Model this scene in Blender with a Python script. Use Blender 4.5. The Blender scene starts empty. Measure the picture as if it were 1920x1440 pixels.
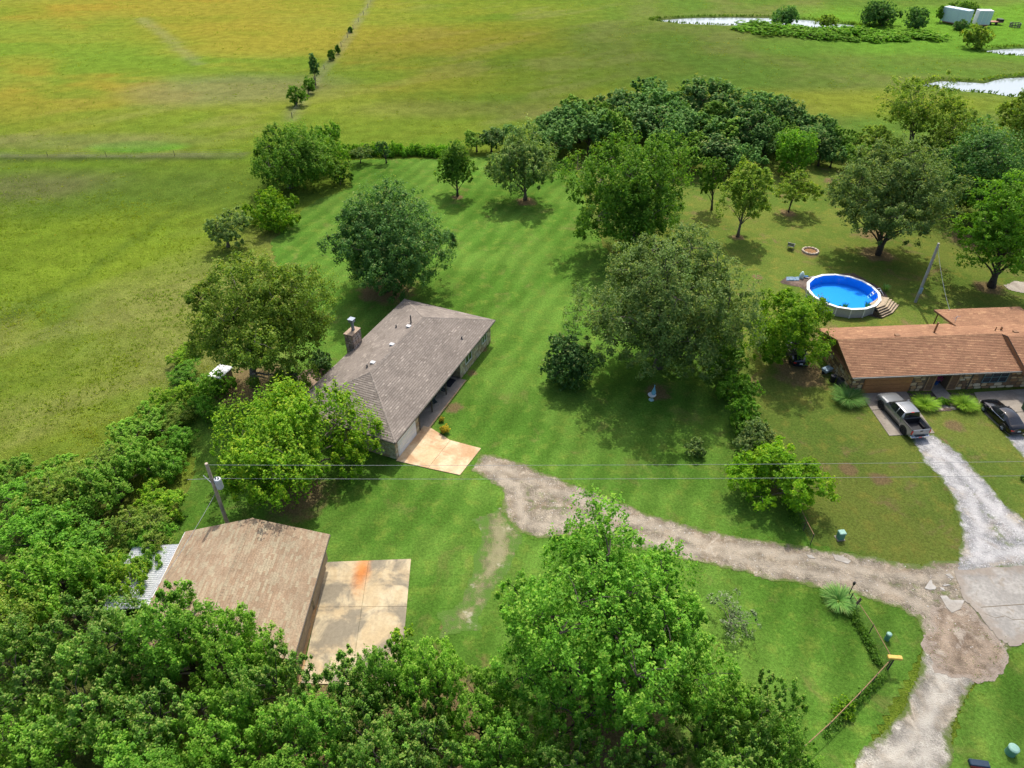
import bpy, bmesh, math, random
import numpy as np
from mathutils import Vector, Matrix
from math import radians as R, sin, cos, pi, sqrt

sc = bpy.context.scene
col = sc.collection
rnd = random.Random(7)

# ------------------------------------------------------------------ camera
CAM_H, PITCH, FPX = 45.0, R(38.0), 1321.0       # metres, below horizontal, focal length for a 1920 wide frame
cd = bpy.data.cameras.new('camera')
cam = bpy.data.objects.new('camera', cd)
col.objects.link(cam)
cam.location = (0, 0, CAM_H)
cam.rotation_euler = (pi / 2 - PITCH, 0, 0)
cd.sensor_width = 36.0
cd.lens = FPX / 1920 * 36.0
cd.clip_start = 0.5
cd.clip_end = 9000
sc.camera = cam

# ------------------------------------------------------------------ sky, sun, exposure
SUN_EL, SUN_AZ = R(57), R(8)                    # azimuth clockwise from +Y
sv = Vector((cos(SUN_EL) * sin(SUN_AZ), cos(SUN_EL) * cos(SUN_AZ), sin(SUN_EL)))
w = bpy.data.worlds.new('World')
sc.world = w
w.use_nodes = True
sky = w.node_tree.nodes.new('ShaderNodeTexSky')
sky.sky_type = 'NISHITA'
sky.sun_disc = False
sky.sun_elevation = SUN_EL
sky.sun_rotation = SUN_AZ
sky.altitude = 200
sky.air_density = 1.0
sky.dust_density = 5.0
bg = w.node_tree.nodes['Background']
bg.inputs[1].default_value = 0.15
w.node_tree.links.new(sky.outputs[0], bg.inputs[0])
sl = bpy.data.lights.new('sun', 'SUN')
sl.energy = 2.8
sl.angle = R(0.53)
sl.color = (1.0, 0.955, 0.87)
so = bpy.data.objects.new('sun', sl)
col.objects.link(so)
so.location = sv * 300
so.rotation_euler = (-sv).to_track_quat('-Z', 'Y').to_euler()
sc.view_settings.view_transform = 'Standard'
sc.view_settings.look = 'None'
sc.view_settings.exposure = 0.62
sc.view_settings.gamma = 1.0
sc.view_settings.use_curve_mapping = False
sc.render.engine = 'CYCLES'
sc.cycles.max_bounces = 7
sc.cycles.diffuse_bounces = 3
sc.cycles.glossy_bounces = 3
sc.cycles.transmission_bounces = 4
sc.cycles.transparent_max_bounces = 10
sc.cycles.caustics_reflective = False
sc.cycles.caustics_refractive = False
sc.cycles.use_denoising = True

# ------------------------------------------------------------------ measuring: photo point -> place on the ground (or at height z)
FW = np.array([0, cos(PITCH), -sin(PITCH)])
UP = np.array([0, sin(PITCH), cos(PITCH)])
def G(x, y, z=0.0):
    d = FW + (x - 960) / FPX * np.array([1., 0, 0]) + (720 - y) / FPX * UP
    t = (z - CAM_H) / d[2]
    return Vector((d[0] * t, d[1] * t, z))
def zat(p, py):
    """height at which the vertical line through ground point p crosses photo row py"""
    b = (720 - py) / FPX
    num = p[1] * (b * cos(PITCH) - sin(PITCH))
    return CAM_H + num / (cos(PITCH) + b * sin(PITCH))
def scale_at(p):
    d = p[1] * cos(PITCH) + (CAM_H - p[2]) * sin(PITCH)
    return FPX / d

# ------------------------------------------------------------------ helpers: objects
def tag(o, label=None, cat=None, group=None, kind=None):
    if label: o['label'] = label
    if cat: o['category'] = cat
    if group: o['group'] = group
    if kind: o['kind'] = kind
    return o
def empty(name, loc, rz=0.0, label=None, cat=None, group=None):
    o = bpy.data.objects.new(name, None)
    col.objects.link(o)
    o.location = loc
    o.rotation_euler = (0, 0, rz)
    o.empty_display_size = 0.3
    return tag(o, label, cat, group)
def link(name, me, parent=None, mat=None):
    if mat is not None and not me.materials:
        me.materials.append(mat)
    o = bpy.data.objects.new(name, me)
    col.objects.link(o)
    if parent: o.parent = parent
    return o
def copy_tree(o, parent=None):
    c = o.copy()
    col.objects.link(c)
    if parent: c.parent = parent
    for ch in [k for k in o.children]:
        copy_tree(ch, c)
    return c

class MB:
    """collects faces; build() links them as one mesh object"""
    def __init__(s): s.v = []; s.f = []; s.t = []; s.tint = None
    def add(s, vs, fs, tint=0.5):
        k = len(s.v)
        s.v += [tuple(p) for p in vs]
        s.f += [tuple(i + k for i in f) for f in fs]
        s.t += [tint] * len(fs)
        return s
    def box(s, c, d, rz=0.0, tilt=None, tint=0.5, taper=1.0):
        hx, hy, hz = d[0] / 2, d[1] / 2, d[2] / 2
        vs = []
        for z, k in ((-hz, 1.0), (hz, taper)):
            vs += [Vector((-hx * k, -hy * k, z)), Vector((hx * k, -hy * k, z)), Vector((hx * k, hy * k, z)), Vector((-hx * k, hy * k, z))]
        M = Matrix.Rotation(rz, 3, 'Z')
        if tilt is not None: M = M @ Matrix.Rotation(tilt[0], 3, tilt[1])
        vs = [M @ p + Vector(c) for p in vs]
        return s.add(vs, [(3, 2, 1, 0), (4, 5, 6, 7), (0, 1, 5, 4), (1, 2, 6, 5), (2, 3, 7, 6), (3, 0, 4, 7)], tint)
    def cbox(s, c, d, b=0.03, rz=0.0):
        """box with chamfered vertical and top edges"""
        x, y = d[0] / 2, d[1] / 2
        p = [(-x + b, -y), (x - b, -y), (x, -y + b), (x, y - b), (x - b, y), (-x + b, y), (-x, y - b), (-x, -y + b)]
        M = Matrix.Rotation(rz, 3, 'Z')
        q = [(a * (1 - b / x), e * (1 - b / y)) for a, e in p]
        rings = [[M @ Vector((a, e, z)) + Vector(c) for a, e in pp] for pp, z in ((p, -d[2] / 2), (p, d[2] / 2 - b), (q, d[2] / 2))]
        return s.loft(rings, caps=True)
    def prism(s, poly, z0, z1, tint=0.5):
        n = len(poly)
        vs = [(p[0], p[1], z0) for p in poly] + [(p[0], p[1], z1) for p in poly]
        fs = [tuple(range(n - 1, -1, -1)), tuple(range(n, 2 * n))] + [(i, (i + 1) % n, n + (i + 1) % n, n + i) for i in range(n)]
        return s.add(vs, fs, tint)
    def loft(s, rings, caps=True, closed=True, tint=0.5):
        n = len(rings[0]); vs = [p for r in rings for p in r]; fs = []
        m = n if closed else n - 1
        for k in range(len(rings) - 1):
            for i in range(m):
                j = (i + 1) % n
                fs.append((k * n + i, k * n + j, (k + 1) * n + j, (k + 1) * n + i))
        if caps:
            fs.append(tuple(range(n - 1, -1, -1)))
            fs.append(tuple(range((len(rings) - 1) * n, len(rings) * n)))
        return s.add(vs, fs, tint)
    def tube(s, pts, rad, n=6, caps=True, tint=0.5):
        pts = [Vector(p) for p in pts]
        if not hasattr(rad, '__len__'): rad = [rad] * len(pts)
        rings = []
        for i, p in enumerate(pts):
            d = (pts[min(i + 1, len(pts) - 1)] - pts[max(i - 1, 0)])
            d = d.normalized() if d.length > 1e-9 else Vector((0, 0, 1))
            a = d.cross(Vector((0, 0, 1)) if abs(d.z) < 0.95 else Vector((1, 0, 0))).normalized()
            b = d.cross(a)
            rings.append([p + (a * cos(2 * pi * k / n) - b * sin(2 * pi * k / n)) * rad[i] for k in range(n)])
        return s.loft(rings, caps, tint=tint)
    def lathe(s, prof, c=(0, 0, 0), n=24, caps=True, axis='Z'):
        rings = []
        for r, z in prof:
            ring = []
            for k in range(n):
                x, y = r * cos(2 * pi * k / n), r * sin(2 * pi * k / n)
                p = Vector((x, y, z)) if axis == 'Z' else (Vector((z, x, y)) if axis == 'X' else Vector((y, z, x)))
                ring.append(p + Vector(c))
            rings.append(ring)
        return s.loft(rings, caps)
    def mesh(s, name):
        me = bpy.data.meshes.new(name)
        me.from_pydata(s.v, [], s.f)
        if len(set(s.t)) > 1:
            a = me.attributes.new('tint', 'FLOAT', 'FACE')
            a.data.foreach_set('value', np.array(s.t, dtype=np.float32))
        me.update()
        return me
    def build(s, name, mat, parent=None, smooth=False, label=None):
        me = s.mesh(name)
        me.materials.append(mat)
        if smooth:
            me.polygons.foreach_set('use_smooth', [True] * len(me.polygons))
        o = link(name, me, parent)
        if label: o['label'] = label
        return o

def np_mesh(name, V, F, mat, tint=None, smooth=False, attrs=None):
    """V (n,3), F (m,k) with k 3 or 4"""
    me = bpy.data.meshes.new(name)
    m, k = F.shape
    me.vertices.add(len(V)); me.loops.add(m * k); me.polygons.add(m)
    me.vertices.foreach_set('co', V.astype(np.float32).ravel())
    me.polygons.foreach_set('loop_start', np.arange(0, m * k, k, dtype=np.int32))
    me.polygons.foreach_set('loop_total', np.full(m, k, dtype=np.int32))
    me.loops.foreach_set('vertex_index', F.astype(np.int32).ravel())
    me.polygons.foreach_set('use_smooth', np.full(m, smooth))
    if tint is not None:
        a = me.attributes.new('tint', 'FLOAT', 'FACE')
        a.data.foreach_set('value', tint.astype(np.float32))
    for nm, arr in (attrs or {}).items():
        if arr.ndim == 1:
            a = me.attributes.new(nm, 'FLOAT', 'POINT'); a.data.foreach_set('value', arr.astype(np.float32))
        else:
            a = me.attributes.new(nm, 'FLOAT_COLOR', 'POINT'); a.data.foreach_set('color', arr.astype(np.float32).ravel())
    if mat is not None: me.materials.append(mat)
    me.update()
    return me

# ------------------------------------------------------------------ helpers: noise on arrays
def _hash(ix, iy, seed):
    n = (ix * 374761393 + iy * 668265263 + seed * 1442695041) & 0x7fffffff
    n = ((n ^ (n >> 13)) * 1274126177) & 0x7fffffff
    return ((n ^ (n >> 16)) & 0xffff) / 65535.0
def vnoise(x, y, seed=0):
    ix = np.floor(x).astype(np.int64); iy = np.floor(y).astype(np.int64)
    fx = x - ix; fy = y - iy
    fx = fx * fx * (3 - 2 * fx); fy = fy * fy * (3 - 2 * fy)
    a = _hash(ix, iy, seed); b = _hash(ix + 1, iy, seed); c = _hash(ix, iy + 1, seed); d = _hash(ix + 1, iy + 1, seed)
    return (a * (1 - fx) + b * fx) * (1 - fy) + (c * (1 - fx) + d * fx) * fy
def fbm(x, y, scale, seed=0, oct=4):
    s = 0; a = 1; t = 0
    for o in range(oct):
        s = s + a * vnoise(x * scale * 2 ** o + 17.3 * o, y * scale * 2 ** o - 9.1 * o, seed + o); t += a; a *= 0.55
    return s / t
def sstep(a, b, x):
    t = np.clip((x - a) / (b - a), 0, 1)
    return t * t * (3 - 2 * t)
def sdf(poly, X, Y):
    """signed distance to a closed polygon, negative inside"""
    P = np.array([(p[0], p[1]) for p in poly]); Q = np.roll(P, -1, axis=0)
    d2 = np.full(X.shape, 1e18); inside = np.zeros(X.shape, bool)
    for (ax, ay), (bx, by) in zip(P, Q):
        ex, ey = bx - ax, by - ay
        t = np.clip(((X - ax) * ex + (Y - ay) * ey) / (ex * ex + ey * ey + 1e-12), 0, 1)
        d2 = np.minimum(d2, (X - ax - t * ex) ** 2 + (Y - ay - t * ey) ** 2)
        c = ((ay > Y) != (by > Y)) & (X < (bx - ax) * (Y - ay) / (by - ay + 1e-12) + ax)
        inside ^= c
    return np.where(inside, -1, 1) * np.sqrt(d2)

# ------------------------------------------------------------------ helpers: node materials
class NM:
    def __init__(s, name):
        s.m = bpy.data.materials.new(name); s.m.use_nodes = True
        s.t = s.m.node_tree; s.n = s.t.nodes; s.p = s.n['Principled BSDF']; s.out = s.n['Material Output']
        s.p.inputs['Roughness'].default_value = 0.8
        s.p.inputs['Specular IOR Level'].default_value = 0.3
    def set(s, node, k, v):
        inp = node.inputs[k]
        if hasattr(v, 'is_output'): s.t.links.new(v, inp)
        elif isinstance(v, (tuple, list)) and len(v) == 3 and inp.type == 'RGBA': inp.default_value = (*v, 1)
        else: inp.default_value = v
    def node(s, typ, ins=None, **props):
        nd = s.n.new(typ)
        for k, v in props.items(): setattr(nd, k, v)
        for k, v in (ins or {}).items(): s.set(nd, k, v)
        return nd
    def pos(s):
        if not hasattr(s, '_pos'): s._pos = s.n.new('ShaderNodeNewGeometry').outputs['Position']
        return s._pos
    def objco(s):
        if not hasattr(s, '_oc'): s._oc = s.n.new('ShaderNodeTexCoord').outputs['Object']
        return s._oc
    def noise(s, scale, detail=3.0, rough=0.55, vec=None, dist=0.0):
        nd = s.node('ShaderNodeTexNoise', {'Scale': scale, 'Detail': detail, 'Roughness': rough, 'Distortion': dist})
        s.t.links.new(vec if vec is not None else s.pos(), nd.inputs['Vector'])
        return nd.outputs['Fac']
    def ramp(s, fac, a, b, v0=0.0, v1=1.0):
        nd = s.node('ShaderNodeMapRange', {'Value': fac, 'From Min': a, 'From Max': b, 'To Min': v0, 'To Max': v1}, interpolation_type='SMOOTHSTEP')
        return nd.outputs[0]
    def mix(s, fac, a, b, blend='MIX'):
        nd = s.n.new('ShaderNodeMix'); nd.data_type = 'RGBA'; nd.blend_type = blend
        s.set(nd, 0, fac)
        for i, v in ((6, a), (7, b)):
            if hasattr(v, 'is_output'): s.t.links.new(v, nd.inputs[i])
            else: nd.inputs[i].default_value = (*v, 1) if len(v) == 3 else v
        return nd.outputs[2]
    def math(s, op, a, b=0.0):
        nd = s.n.new('ShaderNodeMath'); nd.operation = op
        s.set(nd, 0, a); s.set(nd, 1, b)
        return nd.outputs[0]
    def mulc(s, c, f):
        """colour times a scalar"""
        cmb = s.node('ShaderNodeCombineColor', {0: f, 1: f, 2: f})
        return s.mix(1.0, c, cmb.outputs[0], 'MULTIPLY')
    def attr(s, name, out='Fac'):
        nd = s.node('ShaderNodeAttribute'); nd.attribute_name = name
        return nd.outputs[out]
    def rand(s): return s.node('ShaderNodeObjectInfo').outputs['Random']
    def bump(s, h, strength=0.5, dist=0.05):
        nd = s.node('ShaderNodeBump', {'Height': h, 'Strength': strength, 'Distance': dist})
        s.t.links.new(nd.outputs[0], s.p.inputs['Normal'])
    def base(s, c):
        s.set(s.p, 'Base Color', c); return s
    def p_set(s, **k):
        for a, v in k.items(): s.set(s.p, a.replace('_', ' '), v)
        return s

_simple = {}
def simple(name, *a, **kw):
    if name not in _simple: _simple[name] = _simple_new(name, *a, **kw)
    return _simple[name]
def _simple_new(name, c, rough=0.7, metal=0.0, spec=0.3, var=0.12, scale=6.0, coat=0.0, bump=0.0):
    k = NM(name)
    f = k.noise(scale, 4, vec=k.objco())
    k.base(k.mulc(c, k.ramp(f, 0.25, 0.75, 1 - var, 1 + var)))
    k.p_set(Roughness=rough, Metallic=metal)
    k.p.inputs['Specular IOR Level'].default_value = spec
    if coat: k.p.inputs['Coat Weight'].default_value = coat; k.p.inputs['Coat Roughness'].default_value = 0.04
    if bump: k.bump(f, bump, 0.02)
    return k.m
# ================================================================== SETTING: ground, lawns, drives, water
def gpoly(pts, z=0.0): return [G(x, y, z) for x, y in pts]

POND_A = gpoly([(1232, 36), (1290, 33), (1370, 31), (1440, 31.5), (1520, 37), (1600, 46), (1590, 52), (1545, 51), (1470, 46), (1400, 44.5), (1330, 43), (1280, 41)])
POND_B = gpoly([(1842, 94), (1880, 90), (1925, 89), (2060, 92), (2060, 103), (1925, 101), (1885, 99)])
POND_C = gpoly([(1735, 157), (1768, 151), (1800, 153), (1850, 154), (1885, 148), (1930, 143), (2080, 150), (2080, 186), (1940, 178), (1890, 175), (1850, 168), (1800, 165)])
LAWN = gpoly([(652, 300), (830, 296), (1010, 292), (1075, 300), (1110, 420), (1200, 560), (1330, 640), (1385, 720), (1415, 800), (1480, 930), (1522, 1020), (1700, 1060), (1792, 1060),
              (1740, 1200), (1620, 1440), (1400, 1520), (700, 1540), (250, 1330), (205, 1130), (290, 1040), (335, 960), (372, 870), (330, 800), (395, 720), (430, 690), (470, 600), (520, 500), (505, 455), (565, 395), (600, 372), (660, 352)])
NLAWN = gpoly([(1075, 300), (1300, 285), (1480, 300), (1640, 300), (1760, 330), (1920, 360), (2200, 380), (2300, 700), (2200, 1010), (1960, 1010), (1800, 1075), (1700, 1062), (1522, 1022), (1480, 930), (1415, 800), (1385, 720), (1330, 640), (1200, 560), (1110, 420)])
CORNER_LAWN = gpoly([(1905, 1195), (2200, 1180), (2400, 1500), (1990, 1640), (1760, 1540), (1768, 1440), (1790, 1350), (1840, 1262)])
DRIVE = gpoly([(900, 851), (925, 853), (985, 872), (1050, 898), (1120, 925), (1200, 958), (1290, 985), (1400, 1010), (1520, 1024), (1620, 1043), (1720, 1056), (1795, 1052), (1850, 1080), (1900, 1160), (1905, 1205),
               (1858, 1240), (1760, 1240), (1735, 1195), (1724, 1160), (1680, 1138), (1590, 1110), (1500, 1096), (1400, 1078), (1330, 1062), (1270, 1050), (1180, 1030), (1090, 1000), (1010, 1010), (965, 1000), (946, 960), (938, 920), (915, 902), (878, 884)])
TRACK = gpoly([(1738, 1190), (1800, 1175), (1880, 1200), (1905, 1208), (1858, 1248), (1812, 1320), (1786, 1390), (1776, 1470), (1570, 1470), (1622, 1404), (1688, 1330), (1722, 1260)])
MUD = gpoly([(1745, 1130), (1790, 1132), (1815, 1140), (1840, 1175), (1870, 1200), (1888, 1222), (1866, 1262), (1835, 1285), (1790, 1278), (1752, 1262), (1738, 1215)])
NDRIVE = gpoly([(1703, 818), (1752, 816), (1800, 850), (1850, 905), (1890, 950), (1960, 1010), (2000, 1062), (1900, 1068), (1790, 1078), (1796, 1040), (1806, 1000), (1792, 950), (1760, 900), (1730, 860)])
NDRIVE2 = gpoly([(1884, 818), (1912, 812), (1960, 850), (2030, 900), (2020, 960), (1950, 890), (1912, 850)])
ROAD = gpoly([(1784, 1071), (1860, 1064), (1950, 1060), (2300, 1048), (2500, 1190), (2100, 1192), (1932, 1200), (1898, 1219), (1868, 1196), (1846, 1168), (1826, 1142), (1806, 1124), (1796, 1096)])
WORN = gpoly([(880, 975), (950, 940), (975, 1000), (960, 1060), (930, 1110), (905, 1180), (830, 1195), (815, 1150), (870, 1120), (890, 1070), (905, 1020)])

def pad(poly, X, Y, seed, amp, sc_=0.5):
    return sdf(poly, X, Y) + (fbm(X, Y, sc_, seed, 3) - 0.5) * 2 * amp

# ---- materials of the ground
k = NM('pasture')
c = k.attr('col', 'Color')
n1 = k.noise(0.35, 5, 0.65); n2 = k.noise(2.2, 4, 0.7); n3 = k.noise(9.0, 3, 0.7)
c = k.mulc(c, k.ramp(n1, 0.3, 0.7, 0.82, 1.2))
c = k.mix(k.ramp(n2, 0.54, 0.74, 0, 0.32), c, (0.26, 0.25, 0.06))
c = k.mix(k.ramp(n2, 0.5, 0.3, 0, 0.35), c, (0.05, 0.10, 0.012))
c = k.mulc(c, k.ramp(n3, 0.3, 0.7, 0.7, 1.28))
k.base(c); k.p_set(Roughness=1.0); k.p.inputs['Specular IOR Level'].default_value = 0.0; k.bump(k.math('ADD', k.math('MULTIPLY', n2, 1.6), n3), 0.9, 0.16)
M_PASTURE = k.m

def lawn_mat(name, c1, c2, dry, dryamt, stripe=None):
    k = NM(name)
    a = k.noise(0.11, 4, 0.6); b = k.noise(0.7, 4, 0.65); f = k.noise(5.0, 4, 0.75); g = k.noise(16.0, 2, 0.7)
    c = k.mix(k.ramp(a, 0.4, 0.6), c1, c2)
    c = k.mix(k.ramp(b, 0.48, 0.72, 0, 0.7), c, tuple(x * y for x, y in zip(c2, (1.5, 1.12, 1.2))))
    d = k.noise(0.28, 5, 0.68, dist=0.6)
    c = k.mix(k.ramp(d, 0.55, 0.72, 0, dryamt), c, dry)
    if stripe is not None:
        dp = k.node('ShaderNodeVectorMath', {0: k.pos(), 1: (*stripe, 0)}, operation='DOT_PRODUCT').outputs['Value']
        wv = k.math('SINE', k.math('ADD', k.math('MULTIPLY', dp, 2 * pi / 2.6), k.math('MULTIPLY', a, 9.0)))
        c = k.mulc(c, k.ramp(wv, -1, 1, 0.90, 1.10))
    c = k.mix(k.ramp(k.math('ADD', k.attr('bare'), k.math('MULTIPLY', k.math('SUBTRACT', b, 0.5), 0.9)), 0.45, 0.8, 0, 0.9), c, (0.15, 0.105, 0.055))
    c = k.mix(k.ramp(k.noise(1.7, 5, .7), .6, .74, 0, .45), c, dry)
    c = k.mulc(c, k.ramp(k.noise(0.04, 3), .35, .65, .88, 1.14))
    c = k.mulc(c, k.ramp(f, 0.28, 0.72, 0.72, 1.28))
    c = k.mulc(c, k.ramp(g, 0.3, 0.7, 0.85, 1.15))
    k.base(c); k.p_set(Roughness=1.0); k.p.inputs['Specular IOR Level'].default_value = 0.0; k.bump(k.math('ADD', f, k.math('MULTIPLY', g, 0.6)), 0.85, 0.07)
    return k.m
M_LAWN = lawn_mat('lawn_grass', (0.063, 0.140, 0.018), (0.090, 0.174, 0.026), (0.15, 0.155, 0.045), 0.6, stripe=(0.92, -0.39))
M_NLAWN = lawn_mat('dry_lawn_grass', (0.080, 0.126, 0.022), (0.112, 0.144, 0.028), (0.165, 0.118, 0.058), 0.8)

def gravel_mat(name, c1, c2, mud, mudamt, grass=(0.10, 0.14, 0.03)):
    k = NM(name)
    a = k.noise(0.45, 5, 0.62, dist=0.8); b = k.noise(3.0, 4, 0.7); e = k.attr('edge')
    vo = k.node('ShaderNodeTexVoronoi', {'Vector': k.pos(), 'Scale': 13.0}); vc = vo.outputs['Color']; vd = vo.outputs['Distance']
    sp = k.node('ShaderNodeSeparateColor', {0: vc}).outputs[0]
    c = k.mix(k.ramp(k.noise(0.8, 5, .7, dist=.5), 0.4, 0.6), tuple(v * .82 for v in c1), tuple(v * 1.12 for v in c2))
    c = k.mulc(c, k.ramp(sp, 0, 1, 0.78, 1.22))
    c = k.mix(k.math('MULTIPLY', k.ramp(a, 0.45, 0.70, 0, 1), mudamt), c, mud)
    h = k.noise(1.3, 4, 0.65)
    c = k.mix(k.ramp(k.math('ADD', a, k.math('MULTIPLY', h, 0.4)), 0.78, 0.9, 0, 0.7), c, (0.45, 0.40, 0.32))
    c = k.mulc(c, k.ramp(k.noise(0.9, 4, 0.7), 0.3, 0.7, 0.78, 1.2))
    c = k.mix(k.math('MULTIPLY', k.attr('track'), k.ramp(k.noise(0.6, 4), .35, .6, .3, .8)), c, tuple(min(v * 1.3 + .03, .6) for v in c2))
    c = k.mix(k.math('MULTIPLY', k.attr('crownstrip'), k.ramp(h, .5, .66, 0, .7)), c, grass)
    lim = k.math('ADD', e, k.math('MULTIPLY', k.math('SUBTRACT', h, 0.5), 1.3))
    c = k.mix(k.ramp(lim, 0.42, 0.02, 0, 1), c, grass)
    k.base(c); k.p_set(Roughness=0.95); k.bump(k.math('ADD', vd, b), 0.7, 0.05)
    return k.m
M_DRIVE = gravel_mat('brown_gravel', (0.21, 0.178, 0.132), (0.262, 0.224, 0.168), (0.19, 0.132, 0.075), 0.75)
M_TRACK = gravel_mat('tan_gravel', (0.275, 0.255, 0.215), (0.33, 0.305, 0.255), (0.235, 0.185, 0.12), 0.8)
M_MUD = gravel_mat('dark_mud', (0.20, 0.15, 0.105), (0.24, 0.185, 0.13), (0.13, 0.09, 0.06), 0.8, grass=(0.29, 0.24, 0.19))
M_NDRIVE = gravel_mat('pale_gravel', (0.30, 0.30, 0.295), (0.37, 0.36, 0.345), (0.20, 0.165, 0.125), 0.65)
M_MULCH = gravel_mat('dark_mulch', (0.07, 0.052, 0.042), (0.12, 0.085, 0.065), (0.2, 0.12, 0.09), 0.5, grass=(0.08, 0.06, 0.045))

k = NM('worn_road_concrete')
a = k.noise(0.5, 5, 0.6); b = k.noise(4, 4, 0.7)
c = k.mix(k.ramp(a, 0.35, 0.65), (0.28, 0.265, 0.235), (0.36, 0.34, 0.30))
c = k.mix(k.ramp(k.noise(1.2, 5, 0.7, dist=1.2), 0.56, 0.66, 0, 0.45), c, (0.24, 0.19, 0.13))
c = k.mulc(c, k.ramp(b, 0.3, 0.7, 0.86, 1.12))
c = k.mix(k.ramp(k.math('ADD', k.attr('edge'), k.math('MULTIPLY', k.math('SUBTRACT', k.noise(1.1, 5, .65), .5), 1.2)), .5, .05, 0, .6), c, (0.24, 0.19, 0.14))
k.base(c); k.p_set(Roughness=0.85); k.bump(b, 0.3, 0.02)
M_ROAD = k.m

def concrete(name, c1, c2, stain, samt, rust=None):
    k = NM(name)
    a = k.noise(0.5, 5, 0.62, dist=0.8); b = k.noise(5, 4, 0.7); g = k.noise(0.45, 6, 0.62, dist=0.5)
    c = k.mix(k.ramp(a, 0.38, 0.62), c1, c2)
    c = k.mix(k.ramp(g, 0.42, 0.6, 0, samt), c, stain)
    if rust:
        (rx, ry), rr = rust
        dv = k.node('ShaderNodeVectorMath', {0: k.pos(), 1: (rx, ry, 0)}, operation='SUBTRACT').outputs[0]
        dv = k.node('ShaderNodeVectorMath', {0: dv, 1: (1.9, 0.55, 0)}, operation='MULTIPLY').outputs[0]
        ln = k.node('ShaderNodeVectorMath', {0: dv}, operation='LENGTH').outputs['Value']
        ln = k.math('ADD', ln, k.math('MULTIPLY', k.math('SUBTRACT', a, 0.5), 1.6))
        c = k.mix(k.ramp(ln, rr, 0.1, 0, 0.85), c, (0.50, 0.17, 0.03))
    c = k.mulc(c, k.ramp(b, 0.3, 0.7, 0.88, 1.1))
    k.base(c); k.p_set(Roughness=0.85); k.bump(b, 0.25, 0.02)
    return k.m
M_APRON = concrete('buff_concrete', (0.54, 0.385, 0.22), (0.60, 0.46, 0.29), (0.38, 0.21, 0.10), 0.7)
M_GSLAB = concrete('stained_concrete', (0.42, 0.325, 0.19), (0.47, 0.39, 0.25), (0.19, 0.165, 0.12), 0.9, rust=((-11.6, 34.2), 1.7))
M_GREYCON = concrete('grey_concrete', (0.27, 0.235, 0.19), (0.33, 0.29, 0.235), (0.19, 0.155, 0.12), 0.6)
M_PATIO = concrete('brown_concrete', (0.22, 0.15, 0.105), (0.30, 0.21, 0.14), (0.15, 0.10, 0.07), 0.6)

k = NM('water')
k.p_set(Roughness=0.12); k.base((0.30, 0.34, 0.35)); k.p.inputs['Specular IOR Level'].default_value = 1.0
k.p.inputs['IOR'].default_value = 1.33
k.bump(k.noise(0.5, 2), 0.015, 0.2)
M_WATER = k.m
M_PATCH = concrete('pale_broken_concrete', (0.34, 0.325, 0.29), (0.40, 0.38, 0.34), (0.27, 0.23, 0.18), .5)

# ---- the pasture sheet, out to the horizon
def axis(a0, a1, step, far, grow=1.35):
    mid = np.arange(a0, a1 + 1e-6, step)
    out = []; d = step; x = a1
    while x < far: d *= grow; x += d; out.append(x)
    neg = []; d = step; x = a0
    while x > -far: d *= grow; x -= d; neg.append(x)
    return np.concatenate([neg[::-1], mid, out])
xs = axis(-200, 200, 1.45, 2600); ys = axis(8, 300, 1.2, 2600)
XX, YY = np.meshgrid(xs, ys)
def blob(px, py, rx, ry, soft=1.0, seed=1, amp=0.55, sc_=0.04):
    """soft patch centred on a ground point, radii in metres"""
    g = G(px, py)
    d = np.sqrt(((XX - g.x) / rx) ** 2 + ((YY - g.y) / ry) ** 2) + (fbm(XX, YY, sc_, seed, 4) - 0.5) * 2 * amp
    return 1 - sstep(1 - 0.5 * soft, 1 + 0.5 * soft, d)
def lay(C, m, c): return C * (1 - m[..., None]) + np.array(c) * m[..., None]
C = np.zeros(XX.shape + (3,)) + np.array((0.165, 0.205, 0.016))
big = fbm(XX, YY, 0.02, 3, 5); mid = fbm(XX, YY, 0.07, 9, 4); stre = fbm(XX * 0.3 + YY * 0.35, YY * 1.1 - XX * 0.9, 0.10, 21, 4)
C = lay(C, sstep(0.45, 0.65, big) * 0.7, (0.205, 0.225, 0.018))
C = lay(C, sstep(0.5, 0.7, mid) * 0.6, (0.105, 0.175, 0.014))
C = lay(C, sstep(0.52, 0.7, stre) * 0.5, (0.24, 0.215, 0.055))
C = lay(C, sstep(0.5, 0.32, stre) * 0.4, (0.12, 0.19, 0.012))
right = sstep(-15, 60, XX - (YY - 120) * 0.05) * sstep(92, 125, YY)
C = lay(C, right * 0.8, (0.125, 0.175, 0.028))
C = lay(C, right * sstep(0.5, 0.68, mid) * 0.6, (0.19, 0.185, 0.045))
C = lay(C, right * sstep(0.5, 0.3, mid) * 0.5, (0.10, 0.19, 0.02))
tl = sstep(5, -60, XX + (YY - 200) * 0.1) * sstep(125, 175, YY)
C = lay(C, tl * 0.85, (0.26, 0.255, 0.024))
C = lay(C, tl * sstep(0.5, 0.62, fbm(XX * .6, YY, 0.035, 31, 5)) * 0.68, (0.33, 0.215, 0.02))
C = lay(C, tl * sstep(0.52, 0.66, fbm(XX * .6, YY, 0.05, 37, 4)) * 0.8, (0.15, 0.23, 0.016))
C = lay(C, blob(600, 70, 60, 18, 1.2, 41) * 0.4, (0.38, 0.23, 0.02))
C = lay(C, blob(330, 20, 60, 30, 1.2, 42) * 0.45, (0.35, 0.22, 0.02))
C = lay(C, blob(20, 80, 40, 30, 1.2, 54) * 0.6, (0.17, 0.25, 0.02))
C = lay(C, blob(260, 275, 9, 2.6, 0.6, 43, 0.25) * 0.85, (0.10, 0.27, 0.010))
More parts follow.
